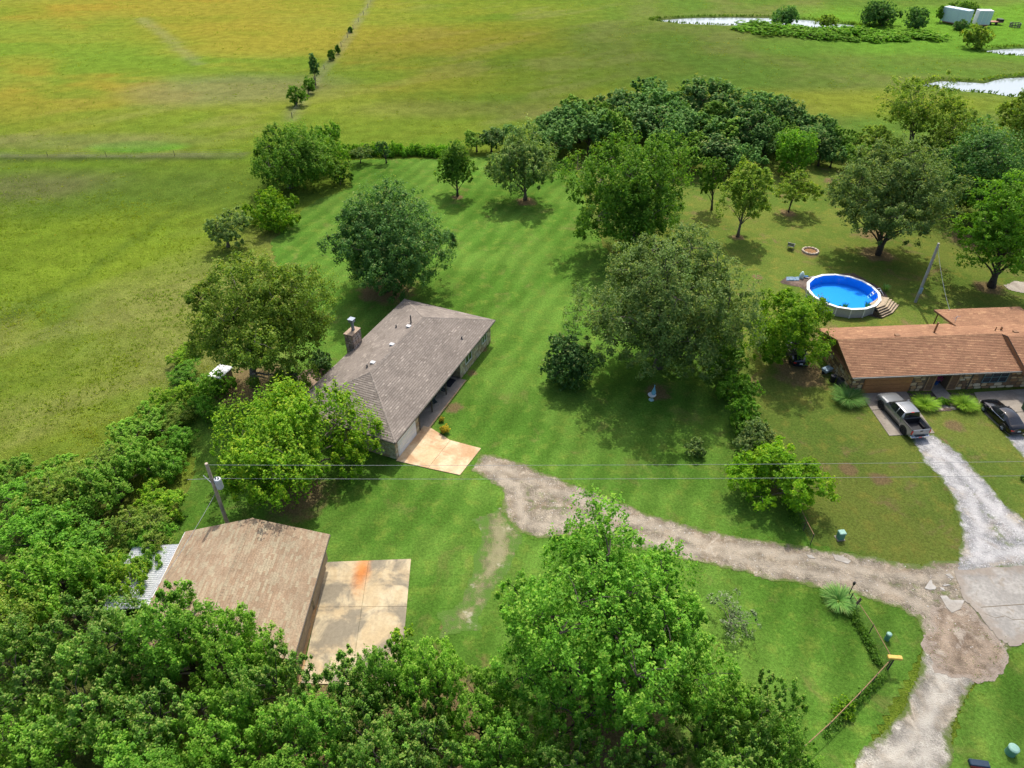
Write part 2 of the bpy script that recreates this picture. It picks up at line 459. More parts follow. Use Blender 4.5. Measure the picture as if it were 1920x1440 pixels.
C = lay(C, blob(120, 265, 26, 4.5, 0.9, 44) * 0.5, (0.20, 0.18, 0.06))
C = lay(C, blob(450, 165, 22, 10, 1.0, 45) * 0.6, (0.22, 0.19, 0.08))
C = lay(C, blob(180, 355, 40, 9, 1.2, 46) * 0.7, (0.10, 0.15, 0.018))
C = lay(C, blob(60, 350, 14, 6, 1.2, 47) * 0.5, (0.17, 0.125, 0.06))
C = lay(C, blob(360, 620, 12, 14, 1.2, 48) * 0.6, (0.25, 0.225, 0.055))
C = lay(C, blob(120, 470, 20, 10, 1.0, 49) * 0.5, (0.215, 0.27, 0.012))
C = lay(C, blob(1880, 50, 60, 32, 0.8, 50) * 0.8, (0.145, 0.29, 0.018))
C = lay(C, blob(1700, 85, 40, 10, 0.9, 51) * 0.5, (0.13, 0.25, 0.022))
C = lay(C, blob(1500, 190, 40, 9, 1.2, 52) * 0.7, (0.26, 0.27, 0.016))
C = lay(C, blob(1150, 205, 40, 7, 1.0, 53) * 0.35, (0.25, 0.19, 0.06))
# ground under the thickets is bare and littered
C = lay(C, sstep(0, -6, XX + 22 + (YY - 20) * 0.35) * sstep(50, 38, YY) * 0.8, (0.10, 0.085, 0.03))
lawnd = np.minimum.reduce([sdf(q, XX, YY) for q in (LAWN, NLAWN, CORNER_LAWN, DRIVE, NDRIVE, NDRIVE2, ROAD)])
# two-track across the left field and the fence-row paths
def path(pts, wdt, c, amt):
    global C
    P = gpoly(pts)
    d = np.full(XX.shape, 1e9)
    for a, b in zip(P, P[1:]):
        ex, ey = b.x - a.x, b.y - a.y
        t = np.clip(((XX - a.x) * ex + (YY - a.y) * ey) / (ex * ex + ey * ey), 0, 1)
        d = np.minimum(d, np.hypot(XX - a.x - t * ex, YY - a.y - t * ey))
    C = lay(C, (1 - sstep(0, wdt, d + (fbm(XX, YY, 0.3, 5, 3) - 0.5) * wdt)) * amt, c)
path([(545, 225), (585, 160), (640, 90), (690, 10), (720, -60)], 2.2, (0.25, 0.21, 0.11), 0.5)
path([(265, 35), (330, 85), (370, 120)], 3.0, (0.27, 0.23, 0.11), 0.42)
path([(0, 600), (150, 520), (280, 430), (420, 340)], 1.6, (0.085, 0.125, 0.012), 0.6)
path([(0, 292), (200, 292), (455, 290)], 1.6, (0.17, 0.15, 0.08), 0.7)
path([(0, 298), (200, 298), (455, 296)], 1.6, (0.06, 0.075, 0.02), 0.7)
Z = (fbm(XX, YY, 0.35, 61, 3) - 0.5) * 0.22 * sstep(1.0, 5.0, lawnd) * sstep(330, 200, YY)
for Pn in (POND_A, POND_B, POND_C):
    d = sdf(Pn, XX, YY) + (fbm(XX, YY, 0.12, 71, 3) - 0.5) * 2.4
    Z = np.where(d < 3, -1.1 * sstep(2.4, -1.6, d) + Z * sstep(-2, 3, d), Z)
    C = lay(C, sstep(2.6, 0.4, d) * 0.7, (0.075, 0.085, 0.03))
lvl = sstep(30, 20, lawnd) * 0
ny, nx = XX.shape
idx = np.arange(nx * ny).reshape(ny, nx)
F = np.stack([idx[:-1, :-1], idx[:-1, 1:], idx[1:, 1:], idx[1:, :-1]], -1).reshape(-1, 4)
col4 = np.concatenate([(C * np.array((0.76, 0.84, 0.9)) + C.mean(-1, keepdims=True) * np.array((.02, .045, .05))), np.ones(XX.shape + (1,))], -1).reshape(-1, 4)
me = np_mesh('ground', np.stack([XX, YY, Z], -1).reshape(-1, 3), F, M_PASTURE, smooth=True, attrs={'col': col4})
tag(link('ground', me), 'rough green and yellow pasture reaching to the horizon', kind='structure')
for nm, Pn, lb in (('pond', POND_A, 'long narrow pond reflecting the pale sky at the top'), ('pond', POND_B, 'small sliver of pond water below the white trailers'), ('pond', POND_C, 'pond with reedy edge behind the tall bare-trunked tree')):
    xs_ = [p.x for p in Pn]; ys_ = [p.y for p in Pn]
    m = MB(); m.prism([(min(xs_) - 6, min(ys_) - 5), (max(xs_) + 6, min(ys_) - 5), (max(xs_) + 6, max(ys_) + 5), (min(xs_) - 6, max(ys_) + 5)], -0.6, -0.42)
    tag(m.build(nm, M_WATER), lb, kind='structure')

BARE = []          # (x, y, radius) of bare soil under trees, filled before the lawns are laid
def sheet(name, poly, step, z, mat, amp=0.25, nsc=0.6, seed=1, edge_w=1.0, bare=False, kind='structure', label=None, relief=0.0, union=()):
    P = np.array([(p[0], p[1]) for p in poly])
    x = np.arange(P[:, 0].min() - 1, P[:, 0].max() + 1 + step, step); y = np.arange(P[:, 1].min() - 1, P[:, 1].max() + 1 + step, step)
    X, Y = np.meshgrid(x, y)
    D = pad(poly, X, Y, seed, amp, nsc)
    cell = (D[:-1, :-1] < 0) & (D[1:, 1:] < 0) | (D[:-1, 1:] < 0) & (D[1:, :-1] < 0) | ((D[:-1, :-1] + D[1:, 1:] + D[:-1, 1:] + D[1:, :-1]) < 0)
    gy, gx = np.gradient(D, step)
    gl = np.maximum(np.hypot(gx, gy), 0.3)
    mv = np.where(D > 0, np.minimum(D, step * 1.4), 0)
    X2 = X - gx / gl * mv; Y2 = Y - gy / gl * mv
    id_ = np.arange(X.size).reshape(X.shape)
    F = np.stack([id_[:-1, :-1][cell], id_[:-1, 1:][cell], id_[1:, 1:][cell], id_[1:, :-1][cell]], -1)
    used = np.unique(F); remap = np.zeros(X.size, np.int64); remap[used] = np.arange(len(used))
    Zz = np.full(X.shape, z) + (fbm(X, Y, 0.8, seed + 5, 3) - 0.5) * relief * sstep(0, -1, D)
    V = np.stack([X2, Y2, Zz], -1).reshape(-1, 3)[used]
    De = D
    for q in union: De = np.minimum(De, sdf(q, X, Y))
    at = {'edge': np.clip(-De / edge_w, 0, 1).ravel()[used]}
    at['track'] = (np.exp(-((-De - 1.35) / .42) ** 2)).ravel()[used]
    at['crownstrip'] = sstep(1.7, 2.3, -De).ravel()[used]
    b = np.zeros(X.shape)
    if bare:
        for bx, by, br in BARE:
            b = np.maximum(b, 1.15 - np.hypot(X - bx, Y - by) / br * 0.75)
    at['bare'] = np.clip(b, 0, 1.2).ravel()[used]
    return tag(link(name, np_mesh(name, V, remap[F], mat, attrs=at)), label, kind=kind)
for bx, by, br in ((725, 545, 4.6), (1232, 735, 1.8), (1480, 905, 3.0), (560, 930, 3.6), (470, 720, 5.0), (1190, 480, 4.0), (985, 378, 2.2), (858, 370, 1.2), (1300, 400, 2.5),
                   (845, 1165, 0.9), (855, 1150, 0.5), (905, 655, 0.8), (885, 700, 0.9), (850, 765, 1.2), (800, 1420, 8.0), (300, 1330, 7.0), (1150, 1400, 6.0), (560, 1420, 8)):
    g = G(bx, by); BARE.append((g.x, g.y, br))
sheet('lawn', LAWN, 0.6, 0.03, M_LAWN, 0.5, 0.35, 11, bare=True, label='bright green mown lawn around the stone house')
BARE.clear()
for bx, by, br in ((1645, 478, 3.0), (1500, 700, 3.6), (1545, 640, 2.0), (1383, 445, 1.2), (1478, 400, 1.5), (1855, 540, 2.4), (1518, 475, 1.6), (1640, 440, 3.0), (1420, 520, 1.0), (1760, 830, 1.2), (1790, 800, 1.2), (1830, 450, 5.0), (1560, 340, 2.0), (1475, 990, 2.0), (1590, 880, 1.2), (1650, 900, 1.2)):
    g = G(bx, by); BARE.append((g.x, g.y, br))
sheet('lawn', NLAWN, 0.6, 0.036, M_NLAWN, 0.3, 0.35, 12, bare=True, label='patchy olive lawn around the brown-roofed house')
BARE.clear()
sheet('lawn', CORNER_LAWN, 0.5, 0.036, M_LAWN, 0.35, 0.5, 13, label='green lawn corner across the dirt track')
sheet('path', WORN, 0.3, 0.042, gravel_mat('worn_track', (0.14, 0.145, 0.06), (0.17, 0.155, 0.075), (0.10, 0.14, 0.03), 0.8, grass=(0.075, 0.15, 0.02)), 0.8, 0.5, 14, edge_w=3.2, label='faint worn wheel track leading to the garage slab')
sheet('drive', DRIVE, 0.25, 0.05, M_DRIVE, 0.45, 0.5, 15, edge_w=1.15, union=(TRACK, NDRIVE, ROAD), label='brown gravel drive curving past the lawn to the road')
sheet('drive', TRACK, 0.25, 0.046, M_TRACK, 0.4, 0.5, 19, edge_w=1.15, union=(DRIVE, ROAD, MUD), label='tan two-track lane leading to the bottom of the picture')
sheet('mud', MUD, 0.25, 0.056, M_MUD, 0.8, 0.6, 20, edge_w=2.2, label='dark fan of mud at the road end')
sheet('drive', NDRIVE, 0.25, 0.058, M_NDRIVE, 0.35, 0.7, 16, edge_w=1.0, union=(DRIVE, ROAD), label='pale grey gravel drive running up to the pickup')
sheet('drive', NDRIVE2, 0.25, 0.05, M_NDRIVE, 0.3, 0.9, 17, edge_w=0.8, label='narrow gravel strip behind the black car')
ro = sheet('road', ROAD, 0.25, 0.085, M_ROAD, 0.16, 0.8, 18, edge_w=2.2, label='end of the pale concrete road at the junction')
# joints and cracks in the road: dark sunken strips laid as thin sheets
mj = NM('road_joint'); mj.base((0.16, 0.13, 0.09)); mj = mj.m
def strip(pts, wd, z, mat, name, parent=None):
    m = MB(); P = [G(*p) for p in pts]
    for a, b in zip(P, P[1:]):
        d = (b - a).normalized(); n_ = Vector((-d.y, d.x, 0)) * wd / 2
        m.add([a + n_ + Vector((0, 0, z)), a - n_ + Vector((0, 0, z)), b - n_ + Vector((0, 0, z)), b + n_ + Vector((0, 0, z))], [(0, 1, 2, 3)])
    o = m.build(name, mat, parent); return o
strip([(1838, 1140), (1880, 1137), (1935, 1133), (2100, 1126), (2350, 1112)], 0.07, 0.089, mj, 'joint', ro)
strip([(1846, 1152), (1866, 1160), (1884, 1156), (1898, 1163), (1925, 1162)], 0.05, 0.0895, mj, 'crack', ro)
# broken concrete slivers exposed in the dirt by the road end
for pts in ([(1733, 1104), (1742, 1090), (1746, 1088), (1748, 1096), (1755, 1102), (1753, 1106), (1742, 1107)], [(1761, 1102), (1768, 1103), (1772, 1109), (1766, 1107)],
            [(1762, 1118), (1774, 1118), (1782, 1126), (1808, 1126), (1800, 1143), (1784, 1150), (1774, 1140)], [(1766, 1098), (1776, 1096), (1782, 1098), (1770, 1100)], [(1772, 1078), (1780, 1076), (1788, 1084), (1784, 1086)],
            [(1560, 1040), (1580, 1044), (1595, 1053), (1590, 1058), (1566, 1051)], [(1512, 1041), (1522, 1042), (1528, 1048), (1516, 1047)]):
    m = MB(); m.prism([(G(*p).x, G(*p).y) for p in pts], 0.05, 0.083)
    o = m.build('concrete_patch', M_PATCH); o['kind'] = 'structure'
    o['label'] = 'pale broken concrete patch exposed in the dirt drive'
# scattered pale limestone on the drives: nobody could count them
def stones_on(poly, n, size, mat, name, label, seed, z=0.05):
    rg = np.random.default_rng(seed); P = np.array([(p[0], p[1]) for p in poly])
    X = rg.uniform(P[:, 0].min(), P[:, 0].max(), n * 6); Y = rg.uniform(P[:, 1].min(), P[:, 1].max(), n * 6)
    ok = np.where((sdf(poly, X, Y) < -0.35) & (Y < 70) & (np.abs(X) < 60))[0][:n]
    X, Y = X[ok], Y[ok]; n = len(X)
    s = size * (0.4 + rg.random(n) ** 3 * 1.8)
    base = np.array([(-1, -1, 0), (1, -1, 0), (1, 1, 0), (-1, 1, 0), (-.6, -.6, .7), (.6, -.6, .7), (.6, .6, .7), (-.6, .6, .7)])
    a = rg.random(n) * 6.28; ca, sa = np.cos(a), np.sin(a)
    B = base[None] * (1 + (rg.random((n, 8, 3)) - 0.5) * 0.7) * s[:, None, None]
    V = np.stack([B[..., 0] * ca[:, None] - B[..., 1] * sa[:, None] + X[:, None], B[..., 0] * sa[:, None] + B[..., 1] * ca[:, None] + Y[:, None], B[..., 2] * 0.6 + z], -1).reshape(-1, 3)
    f = np.array([(4, 5, 6, 7), (0, 1, 5, 4), (1, 2, 6, 5), (2, 3, 7, 6), (3, 0, 4, 7)])
    Fq = (f[None] + (np.arange(n) * 8)[:, None, None]).reshape(-1, 4)
    tag(link(name, np_mesh(name, V, Fq, mat, tint=np.repeat(rg.random(n), 5))), label, kind='stuff')
def stone_mat(name, cols):
    k = NM(name); t = k.attr('tint')
    c = cols[0]
    for i, cc in enumerate(cols[1:]): c = k.mix(k.ramp(t, (i + .3) / len(cols), (i + 1.0) / len(cols)), c, cc)
    k.base(k.mulc(c, k.ramp(k.noise(12, 3), .3, .7, .8, 1.15))); k.p_set(Roughness=.9); return k.m
M_LIME = stone_mat('limestone_gravel', [(0.24, 0.2, 0.16), (0.33, 0.30, 0.27), (0.5, 0.47, 0.42)])
stones_on(DRIVE, 1800, 0.022, M_LIME, 'gravel', 'loose stones strewn over the brown drive', 3)
stones_on(NDRIVE, 1400, 0.024, stone_mat('pale_stone', [(0.33, 0.33, 0.33), (0.45, 0.45, 0.44), (0.6, 0.59, 0.57)]), 'gravel', 'loose pale stones on the grey drive', 4, 0.058)
# ================================================================== TREES AND PLANTS
def bark_mat(name, c):
    k = NM(name); f = k.noise(5, 5, 0.7, vec=k.objco())
    k.base(k.mulc(c, k.ramp(f, .3, .7, .6, 1.35))); k.p_set(Roughness=.95); k.bump(f, .6, .05); return k.m
M_BARK = bark_mat('grey_bark', (0.15, 0.125, 0.10)); M_DBARK = bark_mat('dark_bark', (0.065, 0.055, 0.045)); M_PALEBARK = bark_mat('pale_bark', (0.32, 0.28, 0.23))

LEAF_GAIN = 1.72
def leaf_mat(name, dark, light, tip, trans=0.44, gloss=0.05, tipamt=0.8):
    """per-leaf colour from the tint attribute; every tree a little different"""
    dark, light, tip = [tuple(v * LEAF_GAIN for v in q) for q in (dark, light, tip)]
    k = NM(name); t = k.attr('tint')
    c = k.mix(k.ramp(t, 0.05, 0.8), dark, light)
    c = k.mix(k.ramp(t, 0.8, 1.0, 0, tipamt), c, tip)
    c = k.mulc(c, k.ramp(k.rand(), 0, 1, 0.86, 1.14))
    c = k.mulc(c, k.ramp(k.noise(0.55, 2), 0.35, 0.65, 0.86, 1.14))
    d = k.node('ShaderNodeBsdfDiffuse', {'Color': c})
    tc = k.mix(1.0, c, (1.5, 1.45, 0.6), 'MULTIPLY')
    tr = k.node('ShaderNodeBsdfTranslucent', {'Color': tc})
    m1 = k.node('ShaderNodeMixShader', {0: trans, 1: d.outputs[0], 2: tr.outputs[0]})
    gl = k.node('ShaderNodeBsdfGlossy', {'Color': (0.75, 0.95, 0.55), 'Roughness': 0.5})
    m2 = k.node('ShaderNodeMixShader', {0: gloss * 0.3, 1: m1.outputs[0], 2: gl.outputs[0]})
    k.t.links.new(m2.outputs[0], k.out.inputs[0]); k.n.remove(k.p)
    return k.m
L = {
    'bright': leaf_mat('bright_green_leaves', (0.040, 0.118, 0.010), (0.086, 0.200, 0.016), (0.17, 0.26, 0.035)),
    'pear':   leaf_mat('glossy_green_leaves', (0.036, 0.105, 0.009), (0.084, 0.185, 0.016), (0.20, 0.24, 0.05), gloss=0.1),
    'maple':  leaf_mat('yellow_green_leaves', (0.052, 0.135, 0.007), (0.125, 0.228, 0.011), (0.24, 0.27, 0.02), tipamt=0.6),
    'dark':   leaf_mat('deep_green_leaves', (0.025, 0.074, 0.017), (0.058, 0.124, 0.030), (0.16, 0.17, 0.05), trans=0.40, gloss=0.08),
    'grey':   leaf_mat('grey_green_leaves', (0.058, 0.108, 0.028), (0.125, 0.180, 0.055), (0.21, 0.22, 0.06), trans=0.42),
    'olive':  leaf_mat('olive_green_leaves', (0.060, 0.118, 0.013), (0.142, 0.205, 0.026), (0.21, 0.20, 0.05), trans=0.42),
    'mid':    leaf_mat('mid_green_leaves', (0.037, 0.096, 0.010), (0.084, 0.165, 0.018), (0.15, 0.20, 0.03), trans=0.42),
    'sumac':  leaf_mat('blue_green_leaves', (0.030, 0.086, 0.020), (0.068, 0.145, 0.034), (0.13, 0.21, 0.055), trans=0.40),
    'lush':   leaf_mat('lush_green_leaves', (0.050, 0.138, 0.009), (0.105, 0.215, 0.018), (0.18, 0.26, 0.04)),
    'twig':   leaf_mat('grey_twigs', (0.06, 0.11, 0.03), (0.12, 0.14, 0.08), (0.10, 0.17, 0.03), trans=0.1),
    'gold':   leaf_mat('golden_leaves', (0.16, 0.15, 0.02), (0.28, 0.23, 0.02), (0.36, 0.26, 0.02)),
}

def rot_frames(nrm, rg):
    n = nrm / np.maximum(np.linalg.norm(nrm, axis=1, keepdims=True), 1e-6)
    r = rg.normal(size=n.shape); t = np.cross(n, r); t /= np.maximum(np.linalg.norm(t, axis=1, keepdims=True), 1e-6)
    return n, t, np.cross(n, t)
def leaf_quads(P, N, size, rg, aspect=0.6, fold=0.18):
    n, t, b = rot_frames(N, rg)
    s = size[:, None]
    V = np.stack([P - t * s * .5, P + b * s * aspect * .5 + n * s * fold * .5, P + t * s * .5, P - b * s * aspect * .5 + n * s * fold * .5], 1).reshape(-1, 3)
    F = np.arange(len(P) * 4).reshape(-1, 4)
    return V, F

def fib(n, rg, jit=0.35):
    i = np.arange(n) + 0.5 + rg.uniform(-jit, jit, n)
    z = 1 - 2 * i / n; ph = i * 2.39996 + rg.uniform(0, 6.28)
    r = np.sqrt(np.maximum(1 - z * z, 0))
    return np.stack([r * np.cos(ph), r * np.sin(ph), z], 1)

def crown(seed, rx, rz, zc, leaf=0.26, dens=1.0, style='round', lobes=None, aspect=0.6, open_=0.0):
    """returns leaf arrays and the lobe centres (for the limbs). Ellipsoid crown rx, rz about height zc, made of lobes made of sprays"""
    rg = np.random.default_rng(seed)
    nl = lobes or int(np.clip(10 + 2.3 * rx * rz / 4, 12, 46))
    D = fib(nl, rg)
    D = D[D[:, 2] > (-0.92 if style in ('round', 'bush') or rx > 7 else -0.7)]
    if style == 'spread': D = D[D[:, 2] > -0.55]
    nl = len(D)
    rr = rg.uniform(0.56, 0.84, nl)
    lr = rg.uniform(0.20, 0.40, nl) * min(1.0, max(0.72, (30 / nl) ** 0.5)) * (1.12 if style == 'bush' else 1.0)
    if style == 'cone':
        k = 1 - 0.55 * (D[:, 2] * .5 + .5); D[:, 0] *= k; D[:, 1] *= k
    if style == 'vase':
        k = 0.55 + 0.5 * (D[:, 2] * .5 + .5); D[:, 0] *= k; D[:, 1] *= k
    ax = np.array([rx, rx, rz])
    # uneven outline
    ang = np.arctan2(D[:, 1], D[:, 0]); w1, w2 = rg.uniform(0, 6.28, 2)
    un = 1 + 0.10 * np.sin(2 * ang + w1) + 0.08 * np.sin(3 * ang + w2 + 2 * D[:, 2]) + rg.normal(0, 0.045, nl)
    LC = D * (rr * un)[:, None] * ax
    ni = max(3, nl // 4)                                                   # inner lobes close the heart of the crown
    IC = rg.normal(size=(ni, 3)) * 0.22 * ax
    LCs = np.concatenate([LC, IC]); LRs = np.concatenate([lr, np.full(ni, 0.34)])
    area = 4 * pi * rx * (0.5 * rx + 0.5 * rz)
    total = int(dens * area * 88 * (0.26 / leaf) ** 1.6)
    P_, N_, T_ = [], [], []
    per = max(40, total // len(LCs))
    sprays = []
    for c, r in zip(LCs, LRs):
        rad = r * np.array([rx, rx, 0.55 * rx + 0.45 * rz]) * rg.uniform(0.88, 1.12, 3)
        ns = int(np.clip((30 if style == 'flame' else 20) * (r / 0.3) ** 2 * (rx / 4) ** 0.9, 12, 110))
        S = fib(ns, rg, 0.5)
        S = S[S[:, 2] > -0.72]
        up = S[:, 2] * 0.5 + 0.5
        keep = rg.random(len(S)) > open_
        S, up = S[keep], up[keep]
        if not len(S): continue
        sc_ = c + S * rad * rg.uniform(0.68, 1.08, (len(S), 1))
        k = max(4, per // len(S))
        sr = (0.235 if style == 'flame' else 0.24) * np.mean(rad) * rg.uniform(0.45, 1.6, len(S)) * (4.0 / max(rx, 4.0)) ** 0.25
        off = rg.normal(size=(len(S), k, 3)) * 0.5
        if style in ('flame',):                                            # upright shoots
            off *= np.array([0.72, 0.72, 1.45]); off[..., 2] += 0.25
            off[..., :2] *= (1.15 - 0.32 * np.clip(off[..., 2:3], -1, 2))
        elif style == 'weep':
            off *= np.array([0.85, 0.85, 1.35]); off[..., 2] -= 0.3
        elif style == 'spread': off *= np.array([1.2, 1.2, 0.65])
        P = sc_[:, None] + off * sr[:, None, None]
        outw = (c + S * rad) / ax; outw /= np.maximum(np.linalg.norm(outw, axis=1, keepdims=True), 1e-6)
        N = outw[:, None] * 0.45 + off * 0.65 + np.array([0, 0, 0.55]) + rg.normal(size=off.shape) * 0.62
        tn = 0.28 + 0.30 * rg.random(len(S))[:, None] + 0.75 * (rg.random((len(S), k)) - 0.42) + 0.18 * off[..., 2]
        P_.append(P.reshape(-1, 3)); N_.append(N.reshape(-1, 3)); T_.append(tn.ravel())
        sprays.append((c, sc_))
    P = np.concatenate(P_); N = np.concatenate(N_); T = np.clip(np.concatenate(T_), 0, 1)
    P[:, 2] += zc
    lo = 0.12 if style == 'bush' else 0.25
    ok = P[:, 2] > lo; P, N, T = P[ok], N[ok], T[ok]
    size = leaf * rg.uniform(0.65, 1.3, len(P))
    V, F = leaf_quads(P, N, size, rg, aspect)
    LCz = LC + np.array([0, 0, zc])
    return V, F, T, LCz, [(c + np.array([0, 0, zc]), s + np.array([0, 0, zc])) for c, s in sprays]

def trunk_mb(seed, H0, zc, rx, rz, r0, lobes, sprays, lean=(0, 0), multi=1, twigs=3, fork=0.45):
    rg = random.Random(seed); m = MB()
    tops = []
    for q in range(multi):
        a = rg.uniform(0, 6.28); sp = 0 if multi == 1 else 0.28 * rx
        top = Vector((lean[0] + sp * cos(a), lean[1] + sp * sin(a), zc + rz * 0.45))
        rr = r0 if multi == 1 else r0 * 0.7
        pts = []; rad = []
        for i in range(8):
            t = i / 7
            pts.append(Vector((top.x * t ** 1.4 + rg.uniform(-.05, .05) * rx * .3 * t, top.y * t ** 1.4 + rg.uniform(-.05, .05) * rx * .3 * t, -0.1 + (top.z + 0.1) * t)))
            rad.append(rr * (1.45 if i == 0 else 1.0) * (1 - 0.82 * t))
        m.tube(pts, rad, 8); tops.append(pts)
    for i, lc in enumerate(lobes):
        pts = tops[i % multi]
        e = Vector(lc); f = min(max((e.z - 0.55 * rz) / max(pts[-1].z, 0.1), 0.14), fork + 0.4)
        j = f * 7; j0 = int(j); s = pts[j0].lerp(pts[min(j0 + 1, 7)], j - j0)
        mid = s.lerp(e, 0.5) + Vector((rg.uniform(-.1, .1) * rx, rg.uniform(-.1, .1) * rx, 0.06 * rz))
        rb = r0 * (0.42 if multi == 1 else 0.34) * (1 - 0.5 * f)
        m.tube([s, s.lerp(mid, .5) + Vector((0, 0, .02 * rz)), mid, mid.lerp(e, .6), e], [rb, rb * .8, rb * .6, rb * .4, rb * .16], 5, caps=False)
    for c, S in sprays:
        for q in range(min(twigs, len(S))):
            e = Vector(S[rg.randrange(len(S))]); c0 = Vector(c)
            m.tube([c0, c0.lerp(e, .5) + Vector((0, 0, .04 * rx)), e], [r0 * .1, r0 * .07, r0 * .03], 4, caps=False)
    return m

def fit(base, box):
    """world base point, crown radii and crown height from the photo's base point and crown extents"""
    b = G(*base); x0, y0, x1, y1 = box
    zc = max(zat(b, (y0 + y1) / 2), 0.4)
    mid = Vector((b.x, b.y, zc)); s = scale_at(mid)
    rx = (x1 - x0) / 2 / s
    dep = math.atan2(CAM_H - zc, b.y)
    hv = (y1 - y0) / 2 / s
    q = hv * hv - (rx * sin(dep)) ** 2
    rz = sqrt(max(q, 0)) / cos(dep) if q > 0 else 0
    rz = min(max(rz, 0.55 * rx), 1.7 * rx)
    cx = G((x0 + x1) / 2, (y0 + y1) / 2, zc)
    return b, rx, rz, zc, (cx.x - b.x, cx.y - b.y)

NSEED = [100]
def tree(name, label, cat, base, box, leafm, style='round', leaf=0.26, dens=1.0, r0=None, bark=None, group=None, open_=0.0, multi=1, twigs=2, aspect=0.6, fork=0.45, zc=None, rz=None, lobes=None):
    NSEED[0] += 1; sd = NSEED[0]
    b, rx, rz_, zc_, off = fit(base, box)
    zc = zc or zc_; rz = rz or rz_
    if cat == 'shrub' and style == 'bush': zc = rz * 0.92
    if zc - rz < 0.05: zc = max(zc, rz * 0.93)
    V, F, T, lc, sp = crown(sd, rx, rz, zc, leaf, dens, style, open_=open_, aspect=aspect, lobes=lobes)
    o = empty(name, b, 0, label, cat, group)
    dx, dy = max(-0.45 * rx, min(0.45 * rx, off[0])), max(-0.45 * rx, min(0.45 * rx, off[1]))
    sh = np.array([dx, dy, 0])
    r0 = r0 or (0.055 * rx + 0.05)
    tm = trunk_mb(sd, 0, zc, rx, rz, r0, [c + sh for c in lc], [(c + sh, s + sh) for c, s in sp], lean=(dx, dy), multi=multi, twigs=twigs, fork=fork)
    tm.build('trunk', bark or M_BARK, o, smooth=True)
    link('crown', np_mesh('crown', V + sh, F, L[leafm], tint=T), o)
    return o

# ---- every tree that can be told apart
tree('shade_tree', 'dense round dark green tree behind the stone house', 'tree', (727, 545), (614, 352, 844, 562), 'dark', 'bush', 0.26, 1.3, bark=M_DBARK, r0=0.34)
tree('shade_tree', 'wide drooping olive tree on the far side of the stone house', 'tree', (478, 722), (338, 462, 628, 728), 'olive', 'round', 0.25, 1.2, open_=0.03, r0=0.4)
tree('maple_tree', 'yellow-green maple in front of the stone house garage', 'tree', (562, 905), (384, 732, 700, 926), 'maple', 'flame', 0.25, 1.1, lobes=22, r0=0.32, rz=4.0, zc=4.9)
tree('shade_tree', 'big grey-green spreading tree in the middle of the lawn', 'tree', (1234, 688), (1086, 402, 1398, 775), 'grey', 'bush', 0.25, 1.22, open_=0.0, twigs=3, r0=0.45, zc=8.0, rz=7.4, lobes=44)
tree('shade_tree', 'large deep green tree behind the big grey-green one', 'tree', (1195, 470), (1062, 242, 1302, 478), 'mid', 'weep', 0.32, 1.0, r0=0.42)
tree('shade_tree', 'small egg-shaped tree standing alone on the back lawn', 'tree', (858, 368), (811, 266, 898, 362), 'mid', 'cone', 0.3, 1.1, r0=0.17, bark=M_DBARK)
tree('willow_tree', 'willowy grey-green tree on the back lawn near the hedge', 'tree', (985, 375), (912, 244, 1045, 372), 'grey', 'weep', 0.3, 1.0, open_=0.1, r0=0.25)
tree('shade_tree', 'broad leafy tree at the back left corner of the lawn', 'tree', (545, 352), (463, 236, 632, 356), 'mid', 'flame', 0.32, 1.0, open_=0.1)
tree('shade_tree', 'smaller bright tree tucked behind the back left corner tree', 'tree', (612, 312), (560, 234, 654, 316), 'lush', 'flame', 0.34, 1.0)
tree('shrub', 'low dark shrub right of the back left corner tree', 'shrub', (638, 346), (612, 300, 664, 348), 'mid', 'bush', 0.3, 1.0, r0=0.08)
tree('shrub', 'yellow-tipped bushy shrub at the left lawn edge', 'shrub', (510, 424), (454, 352, 568, 428), 'maple', 'bush', 0.3, 1.1, r0=0.1)
tree('shade_tree', 'small airy grey-green tree left of the lawn', 'tree', (428, 462), (384, 392, 472, 462), 'grey', 'round', 0.28, 0.9, open_=0.15)
tree('young_tree', 'tiny round tree on a thin stem by the back hedge', 'tree', (676, 306), (656, 272, 698, 300), 'grey', 'round', 0.3, 1.0, r0=0.1, bark=M_DBARK)
tree('young_tree', 'thin dark leaning tree by the back hedge', 'tree', (725, 306), (700, 260, 733, 300), 'dark', 'cone', 0.3, 0.6, open_=0.35, r0=0.14, bark=M_DBARK)
tree('shade_tree', 'narrow mid-green tree between the deep green tree and the airy one', 'tree', (1334, 394), (1296, 290, 1352, 378), 'mid', 'round', 0.3, 1.0, bark=M_DBARK)
tree('shade_tree', 'airy light tree with a straight pale trunk on the right lawn', 'tree', (1383, 444), (1338, 292, 1466, 428), 'olive', 'cone', 0.3, 0.8, open_=0.2, r0=0.2, bark=M_BARK)
tree('fruit_tree', 'small flat-topped tree with open forked branches', 'tree', (1478, 398), (1447, 328, 1540, 384), 'olive', 'spread', 0.3, 0.75, open_=0.25, r0=0.15, bark=M_DBARK, multi=2)
tree('shade_tree', 'rounded bright vine-covered tree at the grove edge', 'tree', (1488, 328), (1454, 246, 1534, 326), 'lush', 'bush', 0.34, 1.2, r0=0.2)
tree('shade_tree', 'wide grey-green tree with a dark forked trunk right of the fire ring', 'tree', (1646, 478), (1560, 266, 1806, 468), 'grey', 'round', 0.30, 0.95, open_=0.15, r0=0.42, bark=M_DBARK, multi=2)
tree('shade_tree', 'tall sparse tree with bare trunks against the far pasture', 'tree', (1700, 300), (1640, 136, 1800, 258), 'olive', 'vase', 0.34, 0.33, open_=0.55, r0=0.3, bark=M_BARK, multi=3, fork=0.3, lobes=20)
